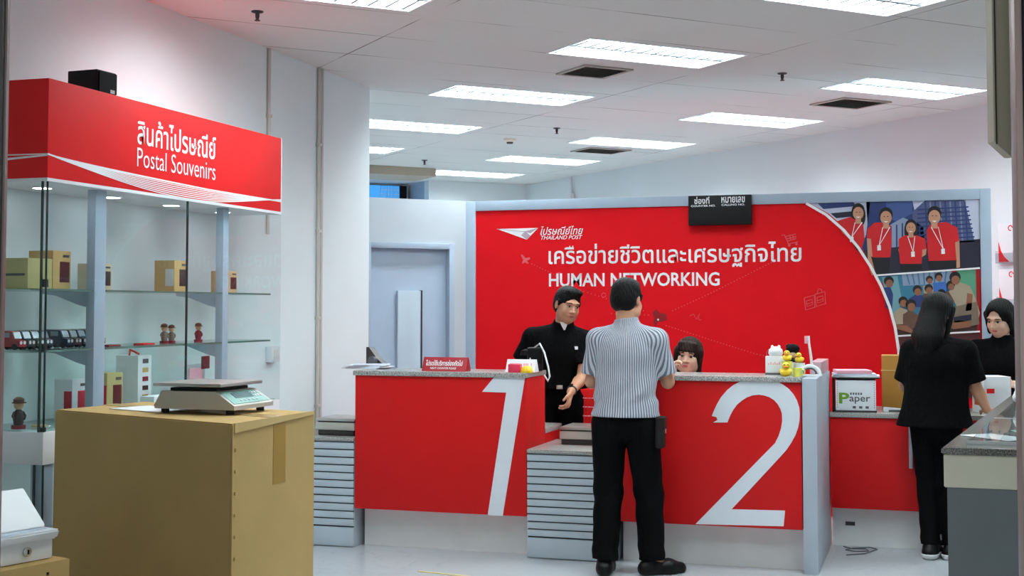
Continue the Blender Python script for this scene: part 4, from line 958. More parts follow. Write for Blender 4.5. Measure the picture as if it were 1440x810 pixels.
tag(MB().lathe([(.03, 0), (.034, .074), (.031, .074), (.028, .004)], n=20).build('paper_cup', M_WHITE, None, (onc(1124, 8.10), 8.10, TZ)), 'white cup carrying a small duck on counter 2', 'cup')
t = thing('doll', 'little doll with big black hair in a white dress between the small ducks', 'doll', (onc(1115, 8.18), 8.18, TZ), R(0))
MB().lathe([(.032, 0), (.028, .03), (.014, .075)], n=18).build('dress', M_WHITE, t)
MB().lathe([(.014, .075), (.017, .09), (.008, .105)], n=16).build('torso', M_BLACK, t)
MB().ell((0, -.004, .12), (.02, .018, .02)).build('head', mat('figurine_skin', rgb(226, 186, 150), .4), t)
MB().ell((0, .008, .155), (.042, .036, .03)).ell((0, .016, .135), (.034, .024, .034)).ell((-.022, .01, .17), (.02, .02, .015)).build('hair', M_BLACKM, t)
for sx in (-1, 1): MB().tube([(sx * .013, 0, .092), (sx * .024, -.006, .075), (sx * .018, -.016, .06)], .005, 6).build('arm', M_BLACK, t)
t = thing('tumbler', 'pale yellow tumbler on the front edge of counter 2', 'cup', (onc(1121, 7.95), 7.95, TZ), 0)
MB().lathe([(.022, 0), (.028, .05), (.025, .05), (.02, .004)], n=20).build('cup', M_YELT, t)
MB().tube([(.026, 0, .042), (.045, 0, .036), (.042, 0, .016), (.024, 0, .012)], .004, 8).build('handle', M_YELT, t)
t = thing('brush_stand', 'white arched stand holding an upright white brush beside the grey end panel', 'stand', (onc(1139, 8.07), 8.07, TZ), R(0))
mb = MB(); mb.tube([(.06 * math.cos(a), 0, .058 * math.sin(a)) for a in [k * math.pi / 14 for k in range(15)]], .011, 8); mb.box(-.072, .072, -.02, .02, 0, .008, .002); mb.build('arch', M_WHITE, t)
mb = MB(); mb.tube([(.035 * math.cos(a), 0, .01 + .034 * math.sin(a)) for a in [k * math.pi / 10 for k in range(11)]], .005, 8); mb.build('inner_arch', M_DGREY, t)
br = MB().tube([(.012, 0, .06), (.006, 0, .12), (-.004, 0, .19), (-.008, 0, .235)], [.008, .008, .007, .009], 10).build('handle', M_WHITE, t)
MB().box(-.03, -.006, -.007, .007, .19, .235, .003).build('bristles', M_LPINK, t)
# right desk: paper box, tray, papers, brown carton, pens, parcel
DZ_ = .8605
t = thing('paper_carton', 'white copier paper carton with green P lettering beside the grey end panel', 'box', (-.478, 8.93, DZ_), R(3))
pb = MB().box(-.125, .125, -.09, .13, .012, .205, .003).build('carton', M_WHITEP, t)
MB().box(-.13, .13, -.095, .135, 0, .012, .002).build('base_edge', M_DKSTEEL, t)
lettering('lettering', 'P', -.105, -.04, .055, .125, (0, -.09, 0), (1, 0, 0), (0, 0, 1), M_GREEN, pb, .002, .03)
lettering('lettering', 'aper', -.04, .09, .055, .10, (0, -.09, 0), (1, 0, 0), (0, 0, 1), M_DGREY, pb, .002, .01)
mb = MB()
for k in range(5): mb.box(-.035 + k * .016, -.025 + k * .016, -.0915, -.09, .112, .126)
for k in range(3): mb.box(-.02 + k * .04, .0 + k * .04, -.0915, -.09, .025, .04)
for k in range(12):
    mb.box(-.117, -.113, -.0912, -.09, .03 + k * .014, .036 + k * .014); mb.box(.113, .117, -.0912, -.09, .03 + k * .014, .036 + k * .014)
mb.build('small_print', M_DGREY, pb)
t = thing('document_tray', 'black side tray frame around the paper carton', 'tray', (-.478, 8.93, DZ_), R(3))
MB().box(-.147, -.132, -.09, .16, 0, .215, .002).box(-.147, .15, -.1, .16, .2155, .222, .002).build('frame', M_BLACK, t)
for k, (w_, m, lb) in enumerate(((.15, M_WHITEP, 'white bottom bundle of papers on the document tray'), (.135, mat('bluish_paper', rgb(206, 212, 232), .8), 'bluish bundle of papers in the middle of the tray pile'), (.11, M_LPINK, 'pink forms on top of the document tray'))):
    tag(MB().box(-w_, w_, -.1, .12, 0, .011 if k < 2 else .022, .002).build('paper_bundle', m, None, (-.478 - .01 * k, 8.95, DZ_ + .2225 + k * .0113), R(3 + 4 * k)), lb, 'paper', 'papers on the document tray')
tag(MB().box(-.04, .04, -.03, .03, 0, .012, .001).build('yellow_slip', mat('yellow_paper', rgb(232, 196, 110), .7), None, (-.31, 8.93, DZ_ + .2225 + .0001), R(10)), 'yellow slip at the right end of the document tray', 'paper') if False else None
t = thing('cardboard_box', 'brown cardboard carton on the right desk behind the standing woman', 'box', (-.10, 9.25, DZ_), R(2))
MB().box(-.225, .225, -.12, .14, 0, .355, .004).build('carton', mat('golden_cardboard', rgb(178, 128, 52), .8, var=.04), t)
MB().box(-.23, .23, -.122, -.119, .255, .262).build('flap_line', M_CARDL, t)
t = thing('stapler', 'white stapler and pens lying on the right desk in front of the brown carton', 'stapler', (-.22, 8.98, DZ_), R(12))
MB().hull([(-.09, -.015, 0), (.09, -.015, 0), (.09, .015, 0), (-.09, .015, 0)], [(-.09, -.012, .03), (.085, -.012, .015), (.085, .012, .015), (-.09, .012, .03)], bev=.003).build('body', M_WHITE, t)
MB().box(-.06, .08, -.03, -.02, .0, .012, .002).build('pen', M_DGREY, t)
t = thing('parcel_box', 'white and pink parcel box held by the clerk at the right', 'box', (.355, 9.06, DZ_), R(20))
MB().box(-.085, .085, -.1, .1, 0, .235, .003).build('carton', M_WHITEP, t); MB().box(.0855, .0875, -.1, .1, .0, .235).build('pink_side', M_LPINK, t)
MB().box(-.07, -.02, -.1015, -.1, .13, .16).build('red_print', M_SIGNRED, t); MB().box(-.086, -.0845, -.05, .06, .05, .15).build('orange_print', M_ORANGE, t)
# floor bits
t = tag(MB().box(-.17, .17, -.012, .012, 0, .002).build('tape_strip', mat('yellow_floor_tape', rgb(206, 190, 120), .6), None, (-2.70, 7.26, .0005), R(-8)), 'yellowed strip of tape on the floor in front of counter 1', 'tape')
mb = MB(); pts = [(-.56, 8.84), (-.50, 8.78), (-.42, 8.80), (-.40, 8.72), (-.48, 8.68), (-.54, 8.72), (-.50, 8.80), (-.40, 8.86), (-.35, 8.8), (-.42, 8.62), (-.56, 8.52)]
sm = []
for i in range(len(pts) - 1):
    for k in range(4): sm.append((pts[i][0] + (pts[i + 1][0] - pts[i][0]) * k / 4, pts[i][1] + (pts[i + 1][1] - pts[i][1]) * k / 4, .004))
tag(mb.tube(sm, .0035, 6).build('cable', M_DGREY), 'thin grey cable coiled on the floor beside the grey end panel', 'cable')

# ================================================================ PEOPLE
def V3(p): return np.array(p, float)
def nrm(v): v = V3(v); return v / (np.linalg.norm(v) + 1e-9)
class SDF:
    """a smooth solid sampled on a grid and skinned as one continuous surface"""
    def __init__(s, lo, hi, h):
        s.lo = V3(lo); s.h = h; n = np.ceil((V3(hi) - s.lo) / h).astype(int) + 1
        s.d = np.full(n, 1.0, np.float32)
        s.ax = [s.lo[i] + h * np.arange(n[i]) for i in range(3)]
    def reg(s, lo, hi):
        sl = []
        for i in range(3):
            a = max(0, int((lo[i] - s.lo[i]) / s.h)); c = min(s.d.shape[i], int((hi[i] - s.lo[i]) / s.h) + 2)
            sl.append(slice(a, max(a, c)))
        X = s.ax[0][sl[0]][:, None, None]; Y = s.ax[1][sl[1]][None, :, None]; Z = s.ax[2][sl[2]][None, None, :]
        return tuple(sl), X.astype(np.float32), Y.astype(np.float32), Z.astype(np.float32)
    def merge(s, sl, v, k):
        a = s.d[sl]
        if a.size == 0: return
        if k > 0:
            h = np.maximum(k - np.abs(a - v), 0) / k
            s.d[sl] = np.minimum(a, v) - h * h * k * 0.25
        else: s.d[sl] = np.minimum(a, v)
    def cut(s, sl, v, k):
        a = s.d[sl]
        if a.size == 0: return
        b = -v; h = np.maximum(k - np.abs(a - b), 0) / max(k, 1e-6)
        s.d[sl] = np.maximum(a, b) + h * h * k * 0.25
    def cone(s, a, b, ra, rb, k=0.02, flat=None, cap=(0, 0)):
        a, b = V3(a), V3(b); m = max(ra, rb) + k + 0.03
        sl, X, Y, Z = s.reg(np.minimum(a, b) - m, np.maximum(a, b) + m)
        ab = b - a; L = np.linalg.norm(ab); u = ab / L
        px, py, pz = X - a[0], Y - a[1], Z - a[2]
        t = px * u[0] + py * u[1] + pz * u[2]; tc = np.clip(t / L, 0, 1)
        qx, qy, qz = px - ab[0] * tc, py - ab[1] * tc, pz - ab[2] * tc
        if flat is not None:
            n, f = flat; n = nrm(n); q = (qx * n[0] + qy * n[1] + qz * n[2]) * (f - 1)
            qx, qy, qz = qx + n[0] * q, qy + n[1] * q, qz + n[2] * q
        v = np.sqrt(qx * qx + qy * qy + qz * qz) - (ra + (rb - ra) * tc)
        if cap[0]: v = np.maximum(v, -t)
        if cap[1]: v = np.maximum(v, t - L)
        s.merge(sl, v, k)
    def _ell(s, c, r, Rm, m):
        c = V3(c); R_ = max(r) + m
        sl, X, Y, Z = s.reg(c - R_, c + R_); px, py, pz = X - c[0], Y - c[1], Z - c[2]
        if Rm is not None:
            q = np.array(Rm); px, py, pz = (q[0][0] * px + q[1][0] * py + q[2][0] * pz, q[0][1] * px + q[1][1] * py + q[2][1] * pz, q[0][2] * px + q[1][2] * py + q[2][2] * pz)
        k0 = np.sqrt((px / r[0]) ** 2 + (py / r[1]) ** 2 + (pz / r[2]) ** 2)
        k1 = np.sqrt((px / r[0] ** 2) ** 2 + (py / r[1] ** 2) ** 2 + (pz / r[2] ** 2) ** 2)
        return sl, k0 * (k0 - 1) / (k1 + 1e-6)
    def ell(s, c, r, k=0.02, Rm=None): sl, v = s._ell(c, r, Rm, k + 0.03); s.merge(sl, v, k)
    def cutell(s, c, r, k=0.01, Rm=None): sl, v = s._ell(c, r, Rm, k + 0.03); s.cut(sl, v, k)
    def cutplane(s, p, n, k=0.004, lo=None, hi=None):
        """remove everything on the side of p that n points to"""
        lo = s.lo if lo is None else V3(lo); hi = V3([a[-1] for a in s.ax]) if hi is None else V3(hi)
        sl, X, Y, Z = s.reg(lo, hi); n = nrm(n)
        v = -((X - p[0]) * n[0] + (Y - p[1]) * n[1] + (Z - p[2]) * n[2])
        s.cut(sl, np.broadcast_to(v, s.d[sl].shape), k)
    def warp(s, fn): s.d += fn(s.ax[0][:, None, None], s.ax[1][None, :, None], s.ax[2][None, None, :]).astype(np.float32)
    def build(s, name, mats, parent, smooth=1):
        d = s.d; h = s.h; nx, ny, nz = d.shape; g = d < 0
        cnt = np.zeros((nx - 1, ny - 1, nz - 1), np.int8)
        for i in (0, 1):
            for j in (0, 1):
                for k in (0, 1): cnt += g[i:nx - 1 + i, j:ny - 1 + j, k:nz - 1 + k]
        act = (cnt > 0) & (cnt < 8); ai = np.argwhere(act); idx = np.full(act.shape, -1, np.int32); idx[act] = np.arange(len(ai))
        P = np.zeros((len(ai), 3)); N = np.zeros(len(ai))
        for ax in range(3):
            o = [q for q in range(3) if q != ax]
            for i in (0, 1):
                for j in (0, 1):
                    c0 = np.zeros(3, int); c0[o[0]] = i; c0[o[1]] = j; c1 = c0.copy(); c1[ax] = 1
                    A = ai + c0; B = ai + c1; da = d[A[:, 0], A[:, 1], A[:, 2]].astype(float); db = d[B[:, 0], B[:, 1], B[:, 2]].astype(float)
                    m = (da < 0) != (db < 0); t = np.where(m, da / np.where(m, da - db, 1), 0)
                    q = A.astype(float); q[:, ax] += t; P[m] += q[m]; N[m] += 1
        P = s.lo + h * P / N[:, None]
        F = []
        for ax in range(3):
            a, b_ = [q for q in range(3) if q != ax]
            sl0 = [slice(None)] * 3; sl1 = [slice(None)] * 3; sl0[ax] = slice(0, -1); sl1[ax] = slice(1, None)
            cr = g[tuple(sl0)] != g[tuple(sl1)]; e = np.argwhere(cr)
            ok = (e[:, a] > 0) & (e[:, b_] > 0) & (e[:, a] < d.shape[a] - 1) & (e[:, b_] < d.shape[b_] - 1); e = e[ok]
            ins = g[e[:, 0], e[:, 1], e[:, 2]]
            def cell(da, db):
                q = e.copy(); q[:, a] += da; q[:, b_] += db; return idx[q[:, 0], q[:, 1], q[:, 2]]
            quad = np.stack([cell(-1, -1), cell(0, -1), cell(0, 0), cell(-1, 0)], 1)
            fl = ins if ax != 1 else ~ins
            quad[~fl] = quad[~fl][:, ::-1]; F.append(quad)
        F = np.concatenate(F)
        me = bpy.data.meshes.new(name); me.vertices.add(len(P)); me.vertices.foreach_set('co', P.ravel())
        me.loops.add(len(F) * 4); me.loops.foreach_set('vertex_index', F.ravel().astype(np.int32))
        me.polygons.add(len(F)); me.polygons.foreach_set('loop_start', np.arange(0, len(F) * 4, 4, dtype=np.int32))
        me.polygons.foreach_set('use_smooth', np.ones(len(F), bool)); me.update(calc_edges=True); me.validate()
        for m in (mats if isinstance(mats, (list, tuple)) else [mats]): me.materials.append(m)
        o = bpy.data.objects.new(name, me); COL.objects.link(o); o.parent = parent
        return o

def rotm(yaw, pitch, roll):
    """head turn: yaw to the person's left (+), pitch down (+), roll to the left shoulder (+)"""
    return np.array(Matrix.Rotation(R(yaw), 3, 'Z') @ Matrix.Rotation(R(pitch), 3, 'X') @ Matrix.Rotation(R(roll), 3, 'Y'))
def skin_mat(name, c):
    m = mat(name, rgb(*c), 0.5, var=0.05, vscale=14); b = m.node_tree.nodes['Principled BSDF']
    b.inputs['Subsurface Weight'].default_value = 0.08; b.inputs['Subsurface Radius'].default_value = (0.02, 0.008, 0.004); b.inputs['Subsurface Scale'].default_value = 0.3
    return m
def cloth(name, c, rough=0.85, scale=16, strength=0.5):
    m = mat(name, rgb(*c), rough, spec=0.08, var=0.08, vscale=9); nt = m.node_tree; b = nt.nodes['Principled BSDF']
    tc = nt.nodes.new('ShaderNodeTexCoord'); mp = nt.nodes.new('ShaderNodeMapping'); mp.inputs['Scale'].default_value = (1.5, 1.5, 0.7)
    n = nt.nodes.new('ShaderNodeTexNoise'); n.inputs['Scale'].default_value = scale; n.inputs['Distortion'].default_value = 1.2; n.inputs['Detail'].default_value = 3
    bp = nt.nodes.new('ShaderNodeBump'); bp.inputs['Strength'].default_value = strength; bp.inputs['Distance'].default_value = 0.02
    nt.links.new(tc.outputs['Object'], mp.inputs[0]); nt.links.new(mp.outputs[0], n.inputs['Vector']); nt.links.new(n.outputs['Fac'], bp.inputs['Height']); nt.links.new(bp.outputs['Normal'], b.inputs['Normal'])
    return m
def stripe_cloth():
    m = cloth('striped_shirt_cloth', (190, 194, 204), 0.85, 12, 0.6); nt = m.node_tree; b = nt.nodes['Principled BSDF']
    tc = nt.nodes.new('ShaderNodeTexCoord'); wv = nt.nodes.new('ShaderNodeTexWave'); wv.bands_direction = 'X'
    wv.inputs['Scale'].default_value = 27.0; wv.inputs['Distortion'].default_value = 0.35; wv.inputs['Detail Scale'].default_value = 0.8
    rp = nt.nodes.new('ShaderNodeValToRGB'); e = rp.color_ramp.elements
    e[0].position = 0.36; e[0].color = rgb(112, 115, 128); e[1].position = 0.54; e[1].color = rgb(192, 195, 204)
    sp = nt.nodes.new('ShaderNodeSeparateXYZ'); at = nt.nodes.new('ShaderNodeMath'); at.operation = 'ARCTAN2'; ml = nt.nodes.new('ShaderNodeMath'); ml.operation = 'MULTIPLY'; ml.inputs[1].default_value = 0.15
    cb_ = nt.nodes.new('ShaderNodeCombineXYZ')                        # stripes run down the cloth all round the body
    nt.links.new(tc.outputs['Object'], sp.inputs[0]); nt.links.new(sp.outputs['X'], at.inputs[0]); ad = nt.nodes.new('ShaderNodeMath'); ad.operation = 'ADD'; ad.inputs[1].default_value = 0.06
    nt.links.new(sp.outputs['Y'], ad.inputs[0]); nt.links.new(ad.outputs[0], at.inputs[1]); nt.links.new(at.outputs[0], ml.inputs[0]); nt.links.new(ml.outputs[0], cb_.inputs['X']); nt.links.new(sp.outputs['Z'], cb_.inputs['Z'])
    nt.links.new(cb_.outputs[0], wv.inputs['Vector']); nt.links.new(wv.outputs['Fac'], rp.inputs[0]); nt.links.new(rp.outputs[0], b.inputs['Base Color'])
    return m
def hair_mat(name, c, c2):
    m = mat(name, rgb(*c), 0.55, spec=0.18, var=0); nt = m.node_tree; b = nt.nodes['Principled BSDF']
    tc = nt.nodes.new('ShaderNodeTexCoord'); mp = nt.nodes.new('ShaderNodeMapping'); mp.inputs['Scale'].default_value = (9, 9, 1.2)
    n = nt.nodes.new('ShaderNodeTexNoise'); n.inputs['Scale'].default_value = 14; n.inputs['Detail'].default_value = 4
    rp = nt.nodes.new('ShaderNodeValToRGB'); rp.color_ramp.elements[0].color = rgb(*c); rp.color_ramp.elements[1].color = rgb(*c2); rp.color_ramp.elements[0].position = .35; rp.color_ramp.elements[1].position = .7
    bp = nt.nodes.new('ShaderNodeBump'); bp.inputs['Strength'].default_value = 0.5; bp.inputs['Distance'].default_value = 0.01
    nt.links.new(tc.outputs['Object'], mp.inputs[0]); nt.links.new(mp.outputs[0], n.inputs['Vector']); nt.links.new(n.outputs['Fac'], rp.inputs[0]); nt.links.new(rp.outputs[0], b.inputs['Base Color'])
    nt.links.new(n.outputs['Fac'], bp.inputs['Height']); nt.links.new(bp.outputs['Normal'], b.inputs['Normal'])
    return m
SKIN_T = skin_mat('tan_skin', (196, 142, 112)); SKIN_F = skin_mat('fair_skin', (228, 184, 160))
M_EYE = mat('eye_white', rgb(226, 222, 216), 0.2, var=0); M_IRIS = mat('dark_iris', rgb(24, 16, 14), 0.15, var=0); M_BROW = mat('brow_hair', rgb(30, 24, 22), 0.8, var=0)
M_LIP = mat('lip_skin', rgb(176, 92, 84), 0.4, var=0.03); M_LIPF = mat('pink_lip', rgb(206, 96, 100), 0.35, var=0.03)
HAIR_B = hair_mat('black_hair', (7, 6, 7), (15, 13, 13)); HAIR_BR = hair_mat('dark_brown_hair', (24, 16, 14), (56, 36, 30))
BLK_POLO = cloth('black_polo_cloth', (12, 12, 14)); BLK_TEE = cloth('black_tee_cloth', (9, 9, 10)); BLK_TRO = cloth('black_trouser_cloth', (9, 9, 12), 0.8, 10, 0.5)
M_SHOE = mat('black_shoe_leather', rgb(12, 12, 13), 0.45, spec=.25, var=0.05); M_SNEAK = mat('white_sneaker', rgb(226, 226, 228), 0.5, var=0.03)

def hand(S, wrist, f, n, s, curl=(20, 30, 25), spread=0.0, thumb_in=0.5, sc=1.0):
    """palm, four unequal jointed fingers and a thumb; f forward, n the way the palm faces, s towards the thumb"""
    w = V3(wrist); f, n, s_ = nrm(f), nrm(n), nrm(s)
    S.cone(w, w + f * .03 * sc, .024 * sc, .026 * sc, .012, (n, 1.35))
    S.cone(w + f * .025 * sc, w + f * .075 * sc, .032 * sc, .037 * sc, .012, (n, 2.3))
    for i, (ln, rd) in enumerate(((.070, .0085), (.078, .009), (.073, .0086), (.057, .0078))):
        p = w + f * (.082 - .004 * abs(i - 1)) * sc + s_ * (.027 - .018 * i) * sc; a = 0; d = nrm(f + s_ * spread * (1.5 - i))
        for sg, c in zip((.45, .31, .24), curl):
            a += R(c); dd = d * math.cos(a) + n * math.sin(a); q = p + dd * ln * sg * sc
            S.cone(p, q, rd * sc, rd * .9 * sc, .004); p = q; rd *= .92
    p = w + f * .028 * sc + s_ * .026 * sc; d = nrm(f * .75 + s_ * .7 + n * thumb_in * .5)
    q = p + d * .042 * sc; S.cone(p, q, .0125 * sc, .0105 * sc, .008); d = nrm(f * .95 + s_ * .25 + n * thumb_in); S.cone(q, q + d * .032 * sc, .0102 * sc, .008 * sc, .004)

def person(name, label, loc, rotz, J, skin, hair, shirt, tro, female=False, hair_fn=None, shoe=None, hgt=1.0, sleeve=.82, hem=None, collar=True, lips=None, fold=None, extra=None, hh=.0045, legs=True, face=True, k_sh=1.0, tuck=False):
    t = thing(name, label, 'person', loc, R(rotz))
    W = 0.93 if female else 1.0
    pv, ch, nk, hd = V3(J['pelvis']), V3(J['chest']), V3(J['neck']), V3(J['head'])
    Rm = rotm(*J.get('turn', (0, 0, 0)))
    H = lambda x, y, z: hd + Rm @ np.array([x, y, z])
    pts = [V3(p) for k_, p in J.items() if k_ not in ('turn', 'hl', 'hr', 'toe_l', 'toe_r', 'leg')]
    lo = np.min(pts, 0) - .24; hi = np.max(pts, 0) + .24; lo[2] = min(lo[2], -.01) if legs else lo[2]
    # ---- the body, one continuous surface
    S = SDF(lo, hi, hh)
    yf = (Rm @ np.array([0, 1, 0])); tor = nrm(ch - pv); front = nrm(np.cross(np.cross(tor, [0, -1, 0]), tor))
    wa = pv + (ch - pv) * .45
    S.cone(pv, wa, .135 * W, .115 * W, .04, (front, 1.45)); S.cone(wa, ch, .115 * W, .14 * W, .05, (front, 1.5)); S.ell(ch + tor * .02, (.15 * W, .095, .14), .05)
    S.cone(V3(J['sh_l']) * .9 + ch * .1 + V3((0, 0, .0)), V3(J['sh_r']) * .9 + ch * .1, .052 * W, .052 * W, .05)
    S.cone(nk - tor * .05, H(0, .02, -.06), .060 * W * (.92 if female else 1), .055 * W * (.9 if female else 1), .03)
    for sd in ('l', 'r'):
        sh, el, wr = V3(J['sh_' + sd]), V3(J['el_' + sd]), V3(J['wr_' + sd])
        S.cone(nk - tor * .02, sh, .045, .045, .04)
        S.cone(sh, el, .050 * W, .038 * W, .02); S.ell(sh, (.054 * W,) * 3, .03)
        m = el + (wr - el) * .3; S.cone(el, m, .037 * W, .040 * W, .012); S.cone(m, wr, .040 * W, .026 * W, .012)
        if 'h' + sd in J: hand(S, wr, *J['h' + sd][:3], **J['h' + sd][3])
        if legs:
            hp, kn, an = V3(J['hip_' + sd]), V3(J['kn_' + sd]), V3(J['an_' + sd])
            S.cone(hp, kn, .085 * W, .055, .03); S.cone(kn, kn + (an - kn) * .35, .052, .054, .02); S.cone(kn + (an - kn) * .35, an, .054, .036, .02)
            S.cone(an, an + V3(J['toe_' + sd]) * .7 + V3((0, 0, -.035)), .036, .03, .02)
    # head
    HS = 1.0 if not female else .96
    def E(c, r, k=.02): S.ell(H(*[q * HS for q in c]), [q * HS for q in r], k, Rm)
    E((0, .018, .035), (.076, .094, .084), 0.02); E((0, -.022, -.03), (.064, .070, .080), .03); E((0, -.050, -.085), (.034, .034, .028), .03)
    for sx in (-1, 1):
        E((sx * .036, -.058, -.028), (.026, .026, .030), .02); E((sx * .05, -.02, -.065), (.022, .036, .030), .02)
    E((0, -.074, .034), (.052, .020, .014), .014)
    for sx in (-1, 1): S.cutell(H(sx * .031 * HS, -.098 * HS, .012 * HS), (.018, .016, .0115), .010, Rm)
    S.cone(H(0, -.082 * HS, .016 * HS), H(0, -.103 * HS, -.022 * HS), .0075, .0115, .010)
    for sx in (-1, 1): E((sx * .0125, -.092, -.025), (.009, .010, .008), .008)
    E((0, -.086, -.052), (.024, .010, .012), .012)
    for sx in (-1, 1): E((sx * .077, .012, -.004), (.010, .021, .031), .006); S.cutell(H(sx * .087 * HS, .008, -.002), (.005, .011, .018), .004, Rm)
    if extra: extra(S, J, H)
    body = S.build('body', skin, t)
    # ---- face details
    if face:
        for sx in (-1, 1):
            M4 = Matrix.Translation(H(sx * .031 * HS, -.079 * HS, .011 * HS)) @ Matrix(Rm.tolist()).to_4x4()
            e_ = MB().ell((0, 0, 0), (.0138, .0092, .0070), M=M4, u=16, v=10).build('eye', M_EYE, t)
            MB().ell((0, -.006, 0), (.0076, .0048, .0072), M=M4, u=12, v=8).build('iris', M_IRIS, e_)
            MB().tube([H((sx * .031 + q * .0165) * HS, (-.0865 + abs(q) * .005) * HS, (.0175 - abs(q) * .004) * HS) for q in (-1, -.5, 0, .5, 1)], [.0012, .002, .0023, .002, .0012], 6).build('eyelid', M_BROW, e_)
            MB().tube([H((sx * (.031 + q * .019)) * HS, (-.0925 + max(0, q) * .012 + .002 * abs(q)) * HS, (.034 + .003 * (1 - abs(q)) - .002 * max(0, q)) * HS) for q in (-1, -.5, 0, .5, 1)], [.0022, .0034, .0034, .003, .0016], 6).build('eyebrow', M_BROW, t)
        lp = MB()
        lp.ell(H(0, -.0945 * HS, -.0500 * HS), (.021, .0062, .0042), M=None) if False else None
        ML = Matrix.Translation(H(0, 0, 0)) @ Matrix(Rm.tolist()).to_4x4()
        lp.ell((0, -.0935 * HS, -.0492 * HS), (.0205, .0062, .0042), M=ML); lp.ell((0, -.0935 * HS, -.0570 * HS), (.0175, .0066, .0048), M=ML)
        lp.build('lips', lips or M_LIP, t)
    if hair_fn: hair_fn(t, H, Rm, hair, HS)
    # ---- shirt
    C = SDF(lo, hi, .0055); hz = hem if hem is not None else pv[2] - .02
    ks = k_sh
    C.cone(pv + V3((0, 0, -.10)), wa, .207 * W * ks, .158 * W * ks, .05, (front, 1.42)); C.cone(wa, ch, .150 * W * ks, .165 * W * ks, .06, (front, 1.38)); C.ell(ch + tor * .03, (.172 * W * ks, .118 * ks, .15), .05)
    if female: C.ell(ch + tor * -.0 + front * .07, (.12, .062, .075), .04)
    shl, shr = V3(J['sh_l']), V3(J['sh_r'])
    C.cone(shl, shr, .058 * W * ks, .058 * W * ks, .05)
    for sd in ('l', 'r'):
        sh, el = V3(J['sh_' + sd]), V3(J['el_' + sd])
        C.cone(nk - tor * .03, sh + V3((0, 0, .004)), .058 * W, .052 * W, .04)
        C.cone(sh + V3((0, 0, -.006)), sh + (el - sh) * sleeve, .060 * W * ks, .064 * W * ks, .03, cap=(0, 1))
    if collar:
        up = nrm(H(0, .02, -.06) - nk); C.cone(nk - up * .03, nk + up * .045, .080 * W, .069 * W, .02, cap=(0, 1))
    if fold: C.warp(fold)
    big = .5
    C.cutplane((0, 0, hz), (0, .0, -1), .006, (pv[0] - .26, pv[1] - .25, lo[2]), (pv[0] + .26, pv[1] + .25, hz + .05))
    shirt_o = C.build('shirt', shirt, t)
    # ---- trousers and shoes
    if legs:
        T = SDF((lo[0], lo[1], -.005), (hi[0], hi[1], pv[2] + .2), .006)
        T.cone(pv + V3((0, 0, -.02)), pv + V3((0, 0, .10)), .158 * W, .142 * W, .03, (front, 1.40), cap=(0, 1))
        for sd in ('l', 'r'):
            hp, kn, an = V3(J['hip_' + sd]), V3(J['kn_' + sd]), V3(J['an_' + sd]); kk = J.get('leg', 1.0)
            T.cone(hp + V3((0, 0, -.02)), kn, .100 * W * kk, .080 * W * kk, .02); T.cone(kn, an + (kn - an) * .02, .080 * W * kk, .072 * W * kk, .02, cap=(0, 1))
        T.warp(lambda x, y, z: .0035 * np.sin(z * 38 + x * 24 + 6 * y) * np.exp(-((z - .42) / .16) ** 2) + .003 * np.sin(z * 60 - x * 20) * np.exp(-((z - .13) / .07) ** 2))
        T.build('trousers', tro, t)
        for sd in ('l', 'r'):
            an = V3(J['an_' + sd]); d = nrm(V3(J['toe_' + sd]) * V3((1, 1, 0))); sw = np.array([-d[1], d[0], 0]); b0 = V3((an[0], an[1], 0))
            Q = SDF(b0 - .32, b0 + .32, .005)
            Q.cone(b0 - d * .045 + V3((0, 0, .034)), b0 + d * .10 + V3((0, 0, .034)), .042, .050, .02); Q.cone(b0 + d * .10 + V3((0, 0, .03)), b0 + d * .175 + V3((0, 0, .026)), .047, .036, .03)
            Q.cone(b0 - d * .02 + V3((0, 0, .04)), b0 - d * .005 + V3((0, 0, .085)), .044, .045, .03, cap=(0, 1))
            Q.cutplane((0, 0, .003), (0, 0, -1), .003)
            if shoe is None: Q.build('shoe', M_SHOE, t); continue
            so = SDF(b0 - .32, b0 + .32, .005); so.d = Q.d.copy() - .004; so.cutplane((0, 0, .034), (0, 0, 1), .003); so.cutplane((0, 0, .002), (0, 0, -1), .002)
            so.ell(b0 + d * .165 + V3((0, 0, .036)), (.034, .034, .026), .01); so.cutplane((0, 0, .002), (0, 0, -1), .002)
            up_ = Q.build('shoe', M_SHOE, t); so.build('sole', shoe, up_)
    return t

def short_hair(t, H, Rm, m, HS):
    p = [H(x, y, z) for x in (-.15, .15) for y in (-.15, .17) for z in (-.15, .19)]
    S = SDF(np.min(p, 0), np.max(p, 0), .004)
    S.ell(H(0, .022, .045), (.085, .102, .090), .01, Rm); S.ell(H(0, .052, -.01), (.078, .068, .072), .03, Rm)
    S.ell(H(.01, -.04, .106), (.060, .044, .024), .03, Rm)
    for sx in (-1, 1): S.cone(H(sx * .078, -.018, .03), H(sx * .079, -.012, -.012), .012, .006, .01)
    for sx in (-1, 1): S.cutell(H(sx * .09, -.03, -.045), (.05, .05, .042), .01, Rm)
    for sx in (-1, 1): S.cutell(H(sx * .088, .012, -.012), (.016, .024, .030), .006, Rm)
    S.cutell(H(0, -.125, -.01), (.072, .078, .100), .012, Rm)
    S.cutplane(H(0, 0, -.088), Rm @ np.array([0, .25, -1]), .006)
    S.warp(lambda x, y, z: .0016 * np.sin(x * 310 + y * 120) * np.sin(z * 170 + y * 190))
    return S.build('hair', m, t)
